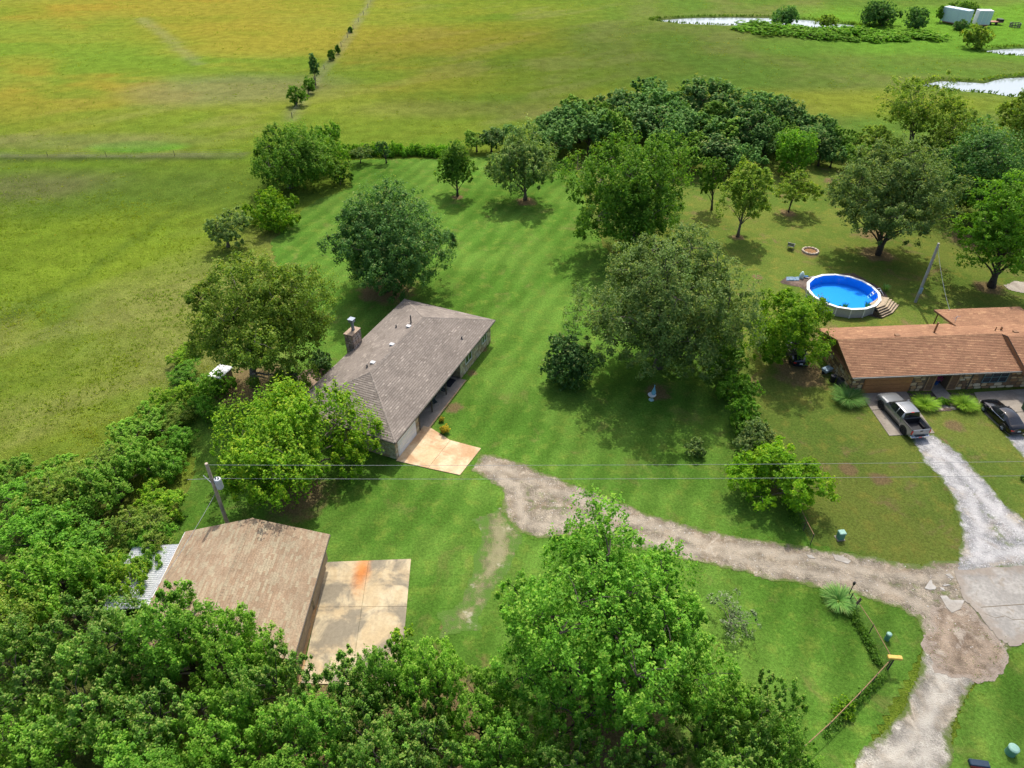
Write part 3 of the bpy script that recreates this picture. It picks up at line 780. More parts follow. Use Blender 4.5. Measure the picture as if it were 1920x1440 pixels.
tree('shade_tree', 'loose spreading tree right of the tall sparse tree', 'tree', (1755, 318), (1700, 190, 1852, 306), 'olive', 'vase', 0.34, 0.45, open_=0.45, r0=0.28, multi=2, lobes=20)
tree('shade_tree', 'dark dense tree behind the wide grey-green tree', 'tree', (1838, 405), (1752, 232, 1930, 392), 'dark', 'round', 0.34, 0.9)
tree('shade_tree', 'tree cut by the right edge below the pond', 'tree', (1925, 300), (1868, 170, 1990, 280), 'olive', 'round', 0.36, 0.9)
tree('shade_tree', 'bright layered tree at the right edge behind the brown house', 'tree', (1858, 538), (1792, 330, 1950, 548), 'lush', 'spread', 0.3, 0.95, open_=0.1, r0=0.4, bark=M_DBARK)
tree('shade_tree', 'dense green tree beside the brown house over the dark parked car', 'tree', (1502, 678), (1398, 528, 1566, 690), 'maple', 'round', 0.25, 1.1, r0=0.3, bark=M_DBARK)
tree('magnolia', 'round glossy magnolia bush left of the big grey-green tree', 'shrub', (1072, 716), (1018, 622, 1120, 728), 'dark', 'bush', 0.24, 1.8, r0=0.1, lobes=30)
tree('shade_tree', 'low wide tree with tilted limbs on the fence row', 'tree', (1470, 930), (1384, 776, 1560, 934), 'maple', 'spread', 0.24, 1.25, open_=0.08, r0=0.18, multi=2, zc=2.5, rz=2.3)
tree('shade_tree', 'huge bright green tree in the foreground beside the drive', 'tree', (1140, 1290), (892, 950, 1376, 1345), 'bright', 'flame', 0.20, 1.15, zc=7.0, rz=6.5, lobes=60, r0=0.48, bark=M_DBARK, twigs=3)
for i, (b, bx) in enumerate((((1374, 728), (1342, 672, 1410, 740)), ((1408, 826), (1372, 768, 1446, 836)), ((1438, 888), (1400, 828, 1476, 900)), ((1362, 700), (1326, 636, 1398, 712)), ((1382, 756), (1344, 690, 1424, 764)), ((1398, 798), (1360, 735, 1428, 806)), ((1422, 858), (1376, 782, 1466, 868)), ((1352, 668), (1318, 600, 1398, 674)))):
    tree('shrub', ('dark shrub squeezed between two shrubs under the big tree', 'low shrub beside the grey-green one on the fence row', 'low shrub at the foot of the low wide tree', 'shrub at the upper end of the fence row under the big tree', 'bright rounded shrub on the fence row', 'grey-green shrub on the fence row below the bright one', 'tangled shrub against the low wide tree on the fence row', 'tall green shrub filling the right flank of the big tree')[i], 'shrub', b, bx, ('mid', 'mid', 'mid', 'mid', 'lush', 'lush', 'grey', 'lush')[i], 'bush', 0.24, 1.1, r0=0.07)
tree('shrub', 'small round dark bush alone on the lawn', 'shrub', (1306, 852), (1286, 816, 1326, 854), 'grey', 'bush', 0.2, 1.2, r0=0.05)
tree('shrub', 'grey twiggy bush thinning out on the lower lawn', 'shrub', (1368, 1172), (1325, 1082, 1440, 1178), 'twig', 'bush', 0.15, 0.16, open_=0.6, r0=0.08, bark=M_PALEBARK, twigs=6)
tree('shrub', 'dark clipped shrub at the corner of the brown patio', 'shrub', (538, 752), (512, 720, 544, 756), 'dark', 'bush', 0.2, 1.3, r0=0.06)
tree('shrub', 'dark round shrub beside the brown patio under the drooping tree', 'shrub', (546, 718), (532, 688, 560, 718), 'dark', 'bush', 0.2, 1.3, r0=0.06)
tree('hedge', 'dark clipped hedge behind the patio by the chimney', 'hedge', (592, 692), (572, 664, 630, 694), 'dark', 'bush', 0.2, 1.3, r0=0.06)
tree('shrub', 'leafy shrub by the white shed roof', 'shrub', (395, 735), (370, 690, 440, 740), 'lush', 'bush', 0.25, 1.0, r0=0.07)
tree('shrub', 'small yellow-green plant growing out of the wire fence', 'shrub', (1588, 1335), (1566, 1304, 1612, 1336), 'maple', 'bush', 0.16, 0.9, r0=0.03)
tree('young_tree', 'yellow-green sapling rising beside the garage slab', 'tree', (752, 1225), (728, 1172, 778, 1222), 'maple', 'flame', 0.2, 0.6, open_=0.3, r0=0.06)
# far field
tree('cedar', 'dark upright cedar alone on the field fence line', 'tree', (592, 160), (579, 117, 603, 158), 'dark', 'cone', 0.45, 1.0, rz=3.6, zc=3.8)
tree('shrub', 'leaning shrub at the near end of the field fence line', 'shrub', (556, 198), (538, 156, 574, 196), 'mid', 'bush', 0.42, 1.0, r0=.1)
tree('shrub', 'shrub between the leaning shrub and the dark cedar', 'shrub', (578, 176), (566, 142, 592, 176), 'mid', 'bush', 0.42, 1.0, r0=.1)
tree('shrub', 'small dark shrub beyond the cedar on the fence line', 'shrub', (623, 113), (614, 93, 629, 113), 'mid', 'bush', 0.5, 1.0, r0=.1)
tree('shrub', 'next small shrub further along the fence line', 'shrub', (634, 101), (628, 84, 638, 101), 'mid', 'bush', 0.5, 1.0, r0=.1)
tree('shrub', 'tiny farthest shrub on the field fence line', 'shrub', (657, 61), (653, 50, 660, 60), 'mid', 'bush', 0.6, 0.9)
tree('shrub', 'bush standing at the pond edge in the water gap', 'shrub', (1473, 47), (1444, 14, 1500, 46), 'sumac', 'bush', 0.55, 1.0)
tree('shrub', 'low olive bush beside the right end of the pond', 'shrub', (1549, 52), (1532, 33, 1572, 52), 'olive', 'bush', 0.5, 0.8)
tree('shade_tree', 'wide dark tree on the pond dam', 'tree', (1655, 48), (1614, 9, 1688, 46), 'sumac', 'bush', 0.6, 1.0)
tree('shade_tree', 'ragged dark tree between the dam and the trailers', 'tree', (1722, 58), (1694, 15, 1744, 58), 'sumac', 'bush', 0.6, 0.8)
tree('shade_tree', 'tree growing over the two white trailers', 'tree', (1806, 38), (1780, 2, 1834, 36), 'mid', 'bush', 0.6, 0.9)
tree('shrub', 'rounded bush in front of the white trailers', 'shrub', (1830, 90), (1802, 48, 1856, 90), 'olive', 'bush', 0.5, 1.0)
tree('shrub', 'thin shrub at the left end of the long trailer', 'shrub', (1762, 42), (1752, 8, 1770, 42), 'mid', 'cone', 0.5, 0.8)
tree('shrub', 'vine clump climbing the long trailer', 'shrub', (1800, 56), (1788, 38, 1814, 56), 'dark', 'bush', 0.5, 1.0)

# ---- repeats: one crown of each kind is grown, then placed many times
def proto(sd, rx, rz, zc, style, leaf, dens, open_, leafm, bark=M_DBARK, twigs=2, r0=None, lobes=None):
    V, F, T, lc, sp = crown(sd, rx, rz, zc, leaf, dens, style, open_=open_, lobes=lobes)
    tm = trunk_mb(sd, 0, zc, rx, rz, r0 or 0.05 * rx + .04, lc, sp, twigs=twigs).mesh('trunk')
    tm.materials.append(bark); tm.polygons.foreach_set('use_smooth', [True] * len(tm.polygons))
    return tm, np_mesh('crown', V, F, L[leafm], tint=T), (rx, rz, zc)
def place(name, label, cat, group, pr, base, r, h, rz_):
    """pr: prototype; base: ground place; r: crown radius; h: total height"""
    tm, cm, (rx, rz, zc) = pr
    o = empty(name, base, rz_, label, cat, group)
    o.scale = (r / rx, r / rx, h / (zc + rz))
    link('trunk', tm, o); link('crown', cm, o)
    return o
rg = random.Random(5)
PEAR = [proto(900 + i, 3.2, 3.6, 4.6, 'flame', 0.155, 1.05, 0.06, m, twigs=3) for i, m in enumerate(('pear', 'lush', 'bright', 'pear'))]
# crown centre in the photo, radius in px, assumed crown height of the middle
for i, (px, py, rp, hh, lb) in enumerate((
    (330, 1190, 95, 8.5, 'light green tree crowding the left corner of the garage roof'), (440, 1240, 80, 8.0, 'thicket tree overlapping the lower edge of the garage roof'), (520, 1290, 75, 7.5, 'thicket tree at the near right corner of the garage roof'),
    (640, 1300, 78, 7.2, 'thicket tree right in front of the garage slab'), (730, 1275, 70, 7.0, 'thicket tree covering the near right end of the concrete pad'), (820, 1290, 72, 7.5, 'thicket tree on the grass between pad and huge bright tree'),
    (180, 1200, 95, 8.5, 'thicket tree next to the white lean-to roof'), (150, 1330, 100, 8, None), (290, 1340, 95, 8, None), (420, 1385, 90, 7.5, None), (570, 1400, 90, 7.5, None), (690, 1390, 85, 7.5, None),
    (800, 1400, 85, 7.5, None), (900, 1330, 75, 7.5, None), (940, 1430, 85, 7.0, None), (1080, 1440, 85, 6.0, None), (1220, 1430, 80, 6.0, None), (1330, 1330, 80, 7.5, 'dark thicket tree at the foot of the huge bright tree'),
    (1440, 1330, 66, 7.5, 'glossy tree at the lower right end of the thicket'), (1380, 1435, 85, 7.0, None), (1475, 1430, 60, 5.5, 'last thicket tree beside the diagonal wire fence'), (60, 1430, 95, 7, 'thicket tree in the bottom left corner'), (230, 1470, 95, 7, None), (40, 1280, 95, 8, None), (760, 1490, 95, 7, None), (520, 1500, 95, 7, None), (350, 1500, 95, 7, None))):
    zc = hh * 0.6; c = G(px, py, zc); r = rp / scale_at(c)
    place('thicket_tree', lb or 'glossy green tree in the dense thicket along the bottom of the picture', 'tree', 'trees of the foreground thicket', PEAR[i % 4 if lb is None else (2, 1, 3, 0)[i % 4]], Vector((c.x, c.y, 0)), r * 1.08, hh * rg.uniform(.95, 1.08), rg.uniform(0, 6.28))
BRUSH = [proto(930 + i, 3.0, 2.8, 2.9, s, 0.185, 0.95, o_, m, twigs=3) for i, (s, m, o_) in enumerate((('bush', 'bright', .18), ('flame', 'maple', .2), ('flame', 'lush', .2), ('bush', 'olive', .2)))]
for i, (px, py, rp, hh) in enumerate(((35, 930, 66, 4.2), (120, 925, 70, 4.2), (210, 905, 66, 4.4), (270, 862, 52, 3.8), (300, 930, 45, 4.0), (60, 1000, 80, 6), (160, 1000, 80, 5.5), (255, 985, 62, 5),
                                  (30, 1100, 85, 6.5), (120, 1100, 80, 6.5), (205, 1085, 62, 5.5), (280, 1015, 40, 3.6), (320, 1095, 30, 3.0), (20, 1180, 80, 7), (250, 800, 50, 3.2), (290, 770, 42, 3.0), (330, 745, 38, 2.8), (350, 700, 36, 2.6), (330, 820, 34, 2.8), (195, 862, 44, 2.6), (100, 880, 44, 2.4), (10, 885, 48, 2.6), (345, 660, 30, 2.2), (375, 765, 30, 2.4), (310, 870, 34, 3.0), (330, 780, 34, 2.6), (270, 1060, 40, 4))):
    zc = hh * 0.5; c = G(px, py, zc); r = rp / scale_at(c)
    place('thicket_shrub', 'tangled green shrub in the overgrown strip along the left edge', 'shrub', 'shrubs of the left thicket', BRUSH[(i * 7 + i // 3) % 4], Vector((c.x, c.y, 0)), r * 1.15, hh * rg.uniform(.6, 1.1), rg.uniform(0, 6.28))
SUM = [proto(950 + i, 3.4, 3.0, 4.4, 'flame', 0.36, 0.95, 0.1, m, twigs=1) for i, m in enumerate(('sumac', 'mid', 'dark', 'sumac'))]
for i, (px, py, rp, hh) in enumerate(((1060, 235, 48, 7), (1115, 215, 48, 8), (1165, 200, 46, 8), (1215, 195, 46, 8.5), (1265, 195, 46, 8.5), (1320, 190, 46, 9), (1370, 195, 46, 9), (1415, 205, 44, 8.5), (1460, 215, 40, 8), (1505, 230, 36, 7), (1545, 245, 32, 6.5), (1580, 258, 26, 5.5),
                                  (1045, 262, 36, 6), (1100, 250, 44, 7), (1160, 240, 46, 8), (1230, 235, 46, 8), (1290, 235, 46, 8.5), (1345, 235, 46, 8.5), (1400, 245, 44, 8), (1450, 260, 38, 7), (1300, 270, 46, 7.5), (1360, 280, 42, 7), (1410, 292, 34, 6), (1010, 250, 26, 5), (1540, 275, 28, 5.5), (1570, 290, 24, 4.5), (1085, 225, 40, 7), (1140, 225, 44, 8), (1190, 215, 44, 8), (1245, 212, 44, 8.5), (1340, 212, 44, 9), (1385, 222, 42, 8.5), (1430, 235, 40, 7.5), (1480, 245, 36, 7), (1520, 258, 30, 6), (1260, 255, 44, 8), (890, 258, 22, 4.5), (925, 255, 26, 5), (965, 252, 24, 4.5))):
    zc = hh * 0.58; c = G(px, py, zc); r = rp / scale_at(c)
    place('grove_tree', 'blue-green tree in the dark grove behind the lawns', 'tree', 'trees of the dark grove', SUM[(i * 5 + i // 4) % 4], Vector((c.x + rg.uniform(-1, 1), c.y + rg.uniform(-1.5, 1.5), 0)), r * rg.uniform(1.02, 1.4), hh * rg.uniform(.76, 1.02), rg.uniform(0, 6.28))
RT = [proto(970 + i, 3.4, 3.2, 4.2, 'round', 0.34, 0.95, 0.12, m, twigs=2) for i, m in enumerate(('olive', 'mid'))]
for i, (px, py, rp, hh) in enumerate(((1640, 265, 34, 6), (1610, 290, 26, 4.5), (1690, 285, 34, 5), (1795, 300, 40, 6.5), (1850, 280, 40, 7), (1890, 330, 44, 7), (1815, 350, 46, 7.5), (1870, 380, 44, 7), (1930, 400, 50, 8), (1740, 290, 36, 5.5))):
    zc = hh * 0.58; c = G(px, py, zc); r = rp / scale_at(c)
    place('grove_tree', 'leafy tree in the loose grove at the right edge', 'tree', 'trees of the right grove', RT[i % 2], Vector((c.x, c.y, 0)), r * 1.1, hh, rg.uniform(0, 6.28))
WEED = [proto(985 + i, 1.6, 1.0, 0.8, 'bush', 0.3, 0.9, 0.1, m, twigs=0) for i, m in enumerate(('lush', 'lush'))]
for i in range(20):                                                        # weedy hedge along the back of the lawn
    px = 645 + i * 10.5 if i < 19 else 1040
    c = G(px, 292 + rg.uniform(-2, 2))
    place('hedge_bush', 'leafy weed clump in the low hedge along the back lawn', 'shrub', 'low hedge along the back lawn', WEED[i % 3 == 0], c, rg.uniform(1.0, 1.5), rg.uniform(1.4, 2.2), rg.uniform(0, 6.28))
for i in range(36):                                                        # brush on the pond dam
    t = i / 35; px = 1405 + 330 * t + rg.uniform(-6, 6); py = 54 + 17 * math.sin(min(t * 1.5, 1) * 1.6) + rg.uniform(-7, 6)
    place('dam_bush', 'low green brush clump on the pond dam', 'shrub', 'brush along the pond dam', WEED[i % 3 == 0], G(px, py), rg.uniform(3.2, 5.2), rg.uniform(1.0, 2.0), rg.uniform(0, 6.28))
# ================================================================== BUILDINGS
def shingle_mat(name, dark, mid, light, spread=0.5):
    k = NM(name); t = k.attr('tint')
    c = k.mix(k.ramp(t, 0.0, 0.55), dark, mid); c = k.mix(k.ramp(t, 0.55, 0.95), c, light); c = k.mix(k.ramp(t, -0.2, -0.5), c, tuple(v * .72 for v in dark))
    c = k.mulc(c, k.ramp(k.noise(9, 4, .7, vec=k.objco()), .3, .7, .8, 1.2))
    c = k.mulc(c, k.ramp(k.noise(.5, 4, .6, vec=k.objco()), .3, .7, .88, 1.1))
    k.base(c); k.p_set(Roughness=.95); k.bump(k.noise(30, 2, vec=k.objco()), .3, .01); return k.m
M_SH1 = shingle_mat('grey_brown_shingle', (0.175, 0.148, 0.125), (0.22, 0.188, 0.16), (0.29, 0.25, 0.212))
M_SH2 = shingle_mat('tan_rose_shingle', (0.26, 0.182, 0.115), (0.288, 0.215, 0.14), (0.318, 0.265, 0.175))
M_SH3 = shingle_mat('rust_brown_shingle', (0.25, 0.125, 0.07), (0.31, 0.165, 0.09), (0.40, 0.225, 0.12))
M_TRIM = simple('dark_trim', (0.10, 0.085, 0.07)); M_WHITE = simple('white_paint', (0.74, 0.74, 0.72), .5, var=.05)
M_BTRIM = simple('brown_trim', (0.24, 0.125, 0.06), .6); M_METAL = simple('galvanised_metal', (0.45, 0.46, 0.47), .4, .8)
M_DARKGREY = simple('dark_grey_metal', (0.06, 0.06, 0.065), .5); M_BLACK = simple('black_plastic', (0.015, 0.015, 0.017), .5)
M_MORTAR = simple('mortar', (0.36, 0.30, 0.21), .95, bump=.3)
M_DMORTAR = simple('dark_mortar', (0.15, 0.105, 0.065), .95, bump=.3)
k = NM('window_glass'); k.base((0.02, 0.03, 0.035)); k.p_set(Roughness=.04); k.p.inputs['Specular IOR Level'].default_value = .8; M_GLASS = k.m
def stone_piece_mat(name, cols):
    k = NM(name); r = k.rand(); c = cols[0]
    for i, cc in enumerate(cols[1:]): c = k.mix(k.ramp(r, (i + .5) / len(cols), (i + .9) / len(cols)), c, cc)
    f = k.noise(5, 4, .65, vec=k.objco())
    k.base(k.mulc(c, k.ramp(f, .3, .7, .78, 1.18))); k.p_set(Roughness=.9); k.bump(f, .5, .04); return k.m
M_ST1 = stone_piece_mat('buff_stone', [(0.47, 0.37, 0.22), (0.55, 0.48, 0.34), (0.40, 0.33, 0.25), (0.58, 0.49, 0.30), (0.50, 0.45, 0.36), (0.36, 0.27, 0.17)])
M_ST2 = stone_piece_mat('amber_stone', [(0.46, 0.27, 0.11), (0.28, 0.16, 0.075), (0.52, 0.37, 0.20), (0.19, 0.11, 0.06), (0.48, 0.31, 0.14), (0.56, 0.45, 0.29)])
M_ST3 = stone_piece_mat('chimney_stone', [(0.36, 0.31, 0.27), (0.47, 0.41, 0.35), (0.26, 0.22, 0.19), (0.42, 0.33, 0.25)])
STONES = []
for i in range(9):
    rr = random.Random(40 + i)
    pts = []
    for (a, b) in ((-.5, -.5), (0, -.5), (.5, -.5), (.5, 0), (.5, .5), (0, .5), (-.5, .5), (-.5, 0)):
        k_ = 0.80 if a and b else 0.94
        pts.append((a * k_ * rr.uniform(.86, 1.05), b * k_ * rr.uniform(.86, 1.05)))
    m = MB(); m.loft([[(x, 0, z) for x, z in pts], [(x, -.75, z) for x, z in pts], [(x * .86, -1, z * .86) for x, z in pts]], caps=True)
    STONES.append(m)
_stone_cache = {}
def stone_wall(wall, o, ex, width, z0, z1, mat, seed, sz=(0.55, 0.32), holes=(), proud=0.035, top=None):
    """lays single stones over a wall face: o = left foot seen from outside, ex = unit vector to the right"""
    rr = random.Random(seed); ex = Vector(ex); ang = math.atan2(ex.y, ex.x); z = z0
    while z < z1 - 0.06:
        h = min(sz[1] * rr.uniform(.7, 1.35), z1 - z); x = 0
        if z1 - z - h < .1: h = z1 - z
        while x < width - 0.05:
            wd = min(sz[0] * rr.uniform(.55, 1.5), width - x)
            if width - x - wd < .16: wd = width - x
            cx, cz = x + wd / 2, z + h / 2
            if not any(a < cx + wd * .3 and cx - wd * .3 < b and c < cz + h * .3 and cz - h * .3 < d for a, b, c, d in holes) and (top is None or cz + h * .4 < top(cx)):
                i = rr.randrange(9); key = (i, mat.name)
                if key not in _stone_cache:
                    me = STONES[i].mesh('stone'); me.materials.append(mat); _stone_cache[key] = me
                s = link('stone', _stone_cache[key], wall)
                s.location = Vector(o) + ex * cx + Vector((0, 0, cz)); s.rotation_euler = (0, 0, ang)
                s.scale = (wd * .97, proud * rr.uniform(.8, 1.5), h * .97)
            x += wd
        z += h

def shingles(parent, mat, eave0, eave1, ridge0, ridge1, expo=0.2, tab=0.36, seed=1, th=0.02, name='roof_slope', band=True, spread=lambda r: .12 + .55 * r.random() + (.35 if r.random() < .16 else 0)):
    """one roof slope: a solid deck plus overlapping tabs in courses. eave0/1 left and right at the eave, ridge0/1 above them"""
    e0, e1, r0, r1 = [Vector(p) for p in (eave0, eave1, ridge0, ridge1)]
    n = (e1 - e0).cross((r0 + r1) / 2 - (e0 + e1) / 2).normalized()
    dk = MB(); dn = n * -0.10
    tri = (r1 - r0).length < 0.02
    if tri: dk.add([e0, e1, r0, e0 + dn, e1 + dn, r0 + dn], [(0, 1, 2), (5, 4, 3), (0, 3, 4, 1), (1, 4, 5, 2), (2, 5, 3, 0)])
    else: dk.add([e0, e1, r1, r0, e0 + dn, e1 + dn, r1 + dn, r0 + dn], [(0, 1, 2, 3), (7, 6, 5, 4), (0, 4, 5, 1), (1, 5, 6, 2), (2, 6, 7, 3), (3, 7, 4, 0)])
    deck = dk.build(name, M_TRIM, parent)
    rr = np.random.default_rng(seed)
    upv = ((r0 + r1) / 2 - (e0 + e1) / 2); ex = (e1 - e0).normalized(); ey = (upv - ex * upv.dot(ex)); Ls = ey.length; ey.normalize()
    nc = max(3, int(round(Ls / expo))); V, F, T = [], [], []
    lx = lambda p: (p - e0).dot(ex)
    a0, a1, b0, b1 = lx(e0), lx(e1), lx(r0), lx(r1)
    for c in range(nc):
        s0, s1 = c / nc, (c + 1) / nc
        xa, xb = a0 + (b0 - a0) * s0, a1 + (b1 - a1) * s0
        xa1, xb1 = a0 + (b0 - a0) * s1, a1 + (b1 - a1) * s1
        cuts = [xa]; x = xa - rr.uniform(0, tab)
        while True:
            x += tab * rr.uniform(.6, 1.4)
            if x >= xb: break
            if x > xa: cuts.append(x)
        cuts.append(xb)
        for u, v in zip(cuts, cuts[1:]):
            if v - u < .01: continue
            ut, vt = min(max(u, xa1), xb1), min(max(v, xa1), xb1)
            t = th * rr.uniform(.75, 1.25); lift0 = n * (t + .012); lift1 = n * .010
            p = [e0 + ex * (u + .004) + ey * (s0 * Ls) + lift0, e0 + ex * (v - .004) + ey * (s0 * Ls) + lift0, e0 + ex * vt + ey * (s1 * Ls) + lift1, e0 + ex * ut + ey * (s1 * Ls) + lift1]
            q = [p[0] - n * (t + .01), p[1] - n * (t + .01)]
            kx = len(V); V += [tuple(z) for z in p + q]
            V += [tuple(p[0].lerp(p[3], .76)), tuple(p[1].lerp(p[2], .76))]
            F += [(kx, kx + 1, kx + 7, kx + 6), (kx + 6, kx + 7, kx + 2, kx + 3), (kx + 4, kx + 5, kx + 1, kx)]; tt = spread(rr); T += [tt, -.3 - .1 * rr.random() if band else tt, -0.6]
    o = link('shingles', np_mesh('shingles', np.array(V), np.array(F), mat, tint=np.array(T)), deck)
    o['kind'] = 'stuff'
    return deck
def ridge_caps(parent, mat, a, b, wdt=0.3, step=0.3):
    a, b = Vector(a), Vector(b); d = b - a; nn = max(2, int(d.length / step)); d.normalize()
    sd = d.cross(Vector((0, 0, 1))).normalized(); up = sd.cross(d)
    m = MB()
    for i in range(nn):
        p = a + d * ((b - a).length * i / nn); q = p + d * (step * 1.05)
        m.add([p + sd * wdt / 2 + up * -.02, p + up * .075, p - sd * wdt / 2 + up * -.02, q + sd * wdt / 2 + up * -.035, q + up * .055, q - sd * wdt / 2 + up * -.035], [(0, 1, 4, 3), (1, 2, 5, 4)], tint=rnd.uniform(.3, .9))
    o = m.build('ridge_caps', mat, parent); o['kind'] = 'stuff'; return o

def window(parent, c, w_, h, facing, fm, nv=2, nh=1, frame=.06, name='window'):
    """c centre on wall face, facing = unit outward normal"""
    f = Vector(facing); ex = Vector((-f.y, f.x, 0)); m = MB(); c = Vector(c); rz = math.atan2(ex.y, ex.x)
    for s in (-1, 1):
        m.box(c + ex * s * (w_ / 2 - frame / 2) + f * .03, (frame, .08, h), rz)
        m.box(c + Vector((0, 0, s * (h / 2 - frame / 2))) + f * .031, (w_ - 2 * frame, .078, frame), rz)
    for i in range(1, nv): m.box(c + ex * (-w_ / 2 + w_ * i / nv) + f * .029, (frame, .074, h - 2 * frame), rz)
    for i in range(1, nh + 1 if nh > 1 else 1): m.box(c + Vector((0, 0, -h / 2 + h * i / (nh))) + f * .028, (w_ - 2 * frame, .07, frame * .7), rz) if i < nh else None
    wo = m.build(name, fm, parent)
    for i in range(nv):
        for j in range(nh):
            g = MB(); g.box(c + ex * (-w_ / 2 + w_ * (i + .5) / nv) + Vector((0, 0, -h / 2 + h * (j + .5) / nh)) + f * .01, (w_ / nv - frame, .03, h / nh - frame), rz); g.build('pane', M_GLASS, wo)
    return wo
def pipe_vent(parent, c, h, r=0.05, mat=None, name='vent_pipe'):
    m = MB(); m.lathe([(r * 2.2, -.05), (r * 2.2, .03), (r, .06), (r, h), (r * .75, h)], c, 10); return m.build(name, mat or M_DARKGREY, parent, smooth=False)
def box_vent(parent, c, rz, mat):
    m = MB(); m.box(Vector(c) + Vector((0, 0, .06)), (.42, .36, .14), rz, taper=.8); m.box(Vector(c) + Vector((0, 0, .155)), (.5, .44, .05), rz, taper=.9); return m.build('roof_vent', mat, parent)

# ------------------------------------------------------------------ the stone house with the hip roof
HZ = -23.06
HC = Vector((-1.886, 65.69, 0)) + Vector((-0.3916, -0.9201, 0)) * 10.8 + Vector((0.9201, -0.3916, 0)) * -5.72
hs = empty('stone_house', HC, R(HZ), 'long stone house with a grey-brown hip roof and white garage door', 'house')
HM = Matrix.Translation(HC) @ Matrix.Rotation(R(HZ), 4, 'Z'); HI = HM.inverted()
def hl(px, py, z=0.0): return HI @ G(px, py, z)
ZE, ZR, ex_, ey_ = 2.62, 4.82, 5.72, 10.8
e = [(-ex_, -ey_, ZE), (ex_, -ey_, ZE), (ex_, ey_, ZE), (-ex_, ey_, ZE)]; ra, rb = (0, -ey_ + 5.6, ZR), (0, ey_ - 5.6, ZR)
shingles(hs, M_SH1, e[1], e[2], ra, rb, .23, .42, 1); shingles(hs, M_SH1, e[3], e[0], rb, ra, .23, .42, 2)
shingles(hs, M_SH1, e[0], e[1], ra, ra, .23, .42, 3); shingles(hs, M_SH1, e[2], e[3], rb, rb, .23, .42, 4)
for a, b in ((e[0], ra), (e[1], ra), (e[2], rb), (e[3], rb), (ra, rb)): ridge_caps(hs, M_SH1, a, b)
wx, wy = 5.35, 10.35
PORCH0, PORCH1, PX = -5.95, 2.75, 3.0                  # recess along local y, back wall of the porch at x = PX
m = MB(); m.prism([(-wx, -wy), (wx, -wy), (wx, PORCH0), (PX, PORCH0), (PX, PORCH1), (wx, PORCH1), (wx, wy), (-wx, wy)], 0.0, ZE - .12)
wall = m.build('wall', M_MORTAR, hs)
fz = ZE - .13
m = MB(); m.prism([(-ex_ + .02, -ey_ + .02), (ex_ - .02, -ey_ + .02), (ex_ - .02, ey_ - .02), (-ex_ + .02, ey_ - .02)], ZE - .2, ZE - .115); m.build('soffit', M_TRIM, hs)
m = MB()
for x0, y0, x1, y1 in ((-ex_, -ey_, ex_, -ey_), (ex_, -ey_, ex_, ey_), (ex_, ey_, -ex_, ey_), (-ex_, ey_, -ex_, -ey_)):
    d = Vector((x1 - x0, y1 - y0, 0)); ln = d.length; d.normalize(); m.box(Vector(((x0 + x1) / 2, (y0 + y1) / 2, ZE - .09)) + Vector((d.y, -d.x, 0)) * .03, (ln + .05, .06, .16), math.atan2(d.y, d.x))
m.build('fascia', simple('grey_fascia', (0.17, 0.15, 0.13)), hs)
GD0, GD1 = -9.85, -6.75                                # garage door along y
stone_wall(wall, (-1.5, -wy, 0), (1, 0, 0), wx + 1.5, .02, ZE - .2, M_ST1, 11)
stone_wall(wall, (wx, -wy, 0), (0, 1, 0), wy + PORCH0, .02, ZE - .2, M_ST1, 12, holes=[(wy + GD0, wy + GD1, 0, 2.2)])
stone_wall(wall, (wx, PORCH1, 0), (0, 1, 0), wy - PORCH1, .02, ZE - .2, M_ST1, 13, holes=[(1.1, 2.7, .9, 2.1), (5.2, 6.4, .9, 2.1)])
stone_wall(wall, (wx, PORCH1, 0), (-1, 0, 0), wx - PX, .02, ZE - .2, M_ST1, 14)
stone_wall(wall, (PX, PORCH0, 0), (0, 1, 0), PORCH1 - PORCH0, .02, ZE - .2, M_ST1, 15, holes=[(3.2, 4.4, 0, 2.2), (5.4, 7.4, .8, 2.1)])
m = MB(); m.box((PX + .03, PORCH0 + 3.8, 1.05), (.06, 1.0, 2.1)); d_ = m.build('door', simple('brown_door', (0.12, 0.06, 0.03), .5), hs); m = MB(); m.lathe([(.03, 0), (.045, .03), (.02, .07)], (PX + .06, PORCH0 + 4.18, 1.0), 8, axis='X'); m.build('handle', M_METAL, d_)
window(hs, (PX + .02, PORCH0 + 6.4, 1.5), 1.8, 1.2, (1, 0, 0), M_WHITE, 2)
window(hs, (wx + .03, PORCH1 + 1.9, 1.55), 1.5, 1.05, (1, 0, 0), M_WHITE, 2); window(hs, (wx + .03, PORCH1 + 5.8, 1.55), 1.1, 1.05, (1, 0, 0), M_WHITE, 2)
m = MB(); m.box((wx - .02, (GD0 + GD1) / 2, 1.1), (.10, GD1 - GD0 + .16, 2.24)); gd = m.build('garage_door', M_WHITE, hs, label='white sectional garage door')
for i in range(4):
    m = MB(); m.cbox((0, 0, 0), (GD1 - GD0 - .06, .50, .05), .025); me = m.mesh('panel'); me.materials.append(M_WHITE); o = link('panel', me, gd); o.location = (wx + .045, (GD0 + GD1) / 2, .3 + i * .535); o.rotation_euler = (R(90), 0, R(90))
m = MB(); m.tube([(wx + .07, PORCH0 - .1, ZE - .2), (wx + .07, PORCH0 - .1, .1), (wx + .25, PORCH0 - .1, .02)], .05, 6); m.build('downspout', M_TRIM, hs)
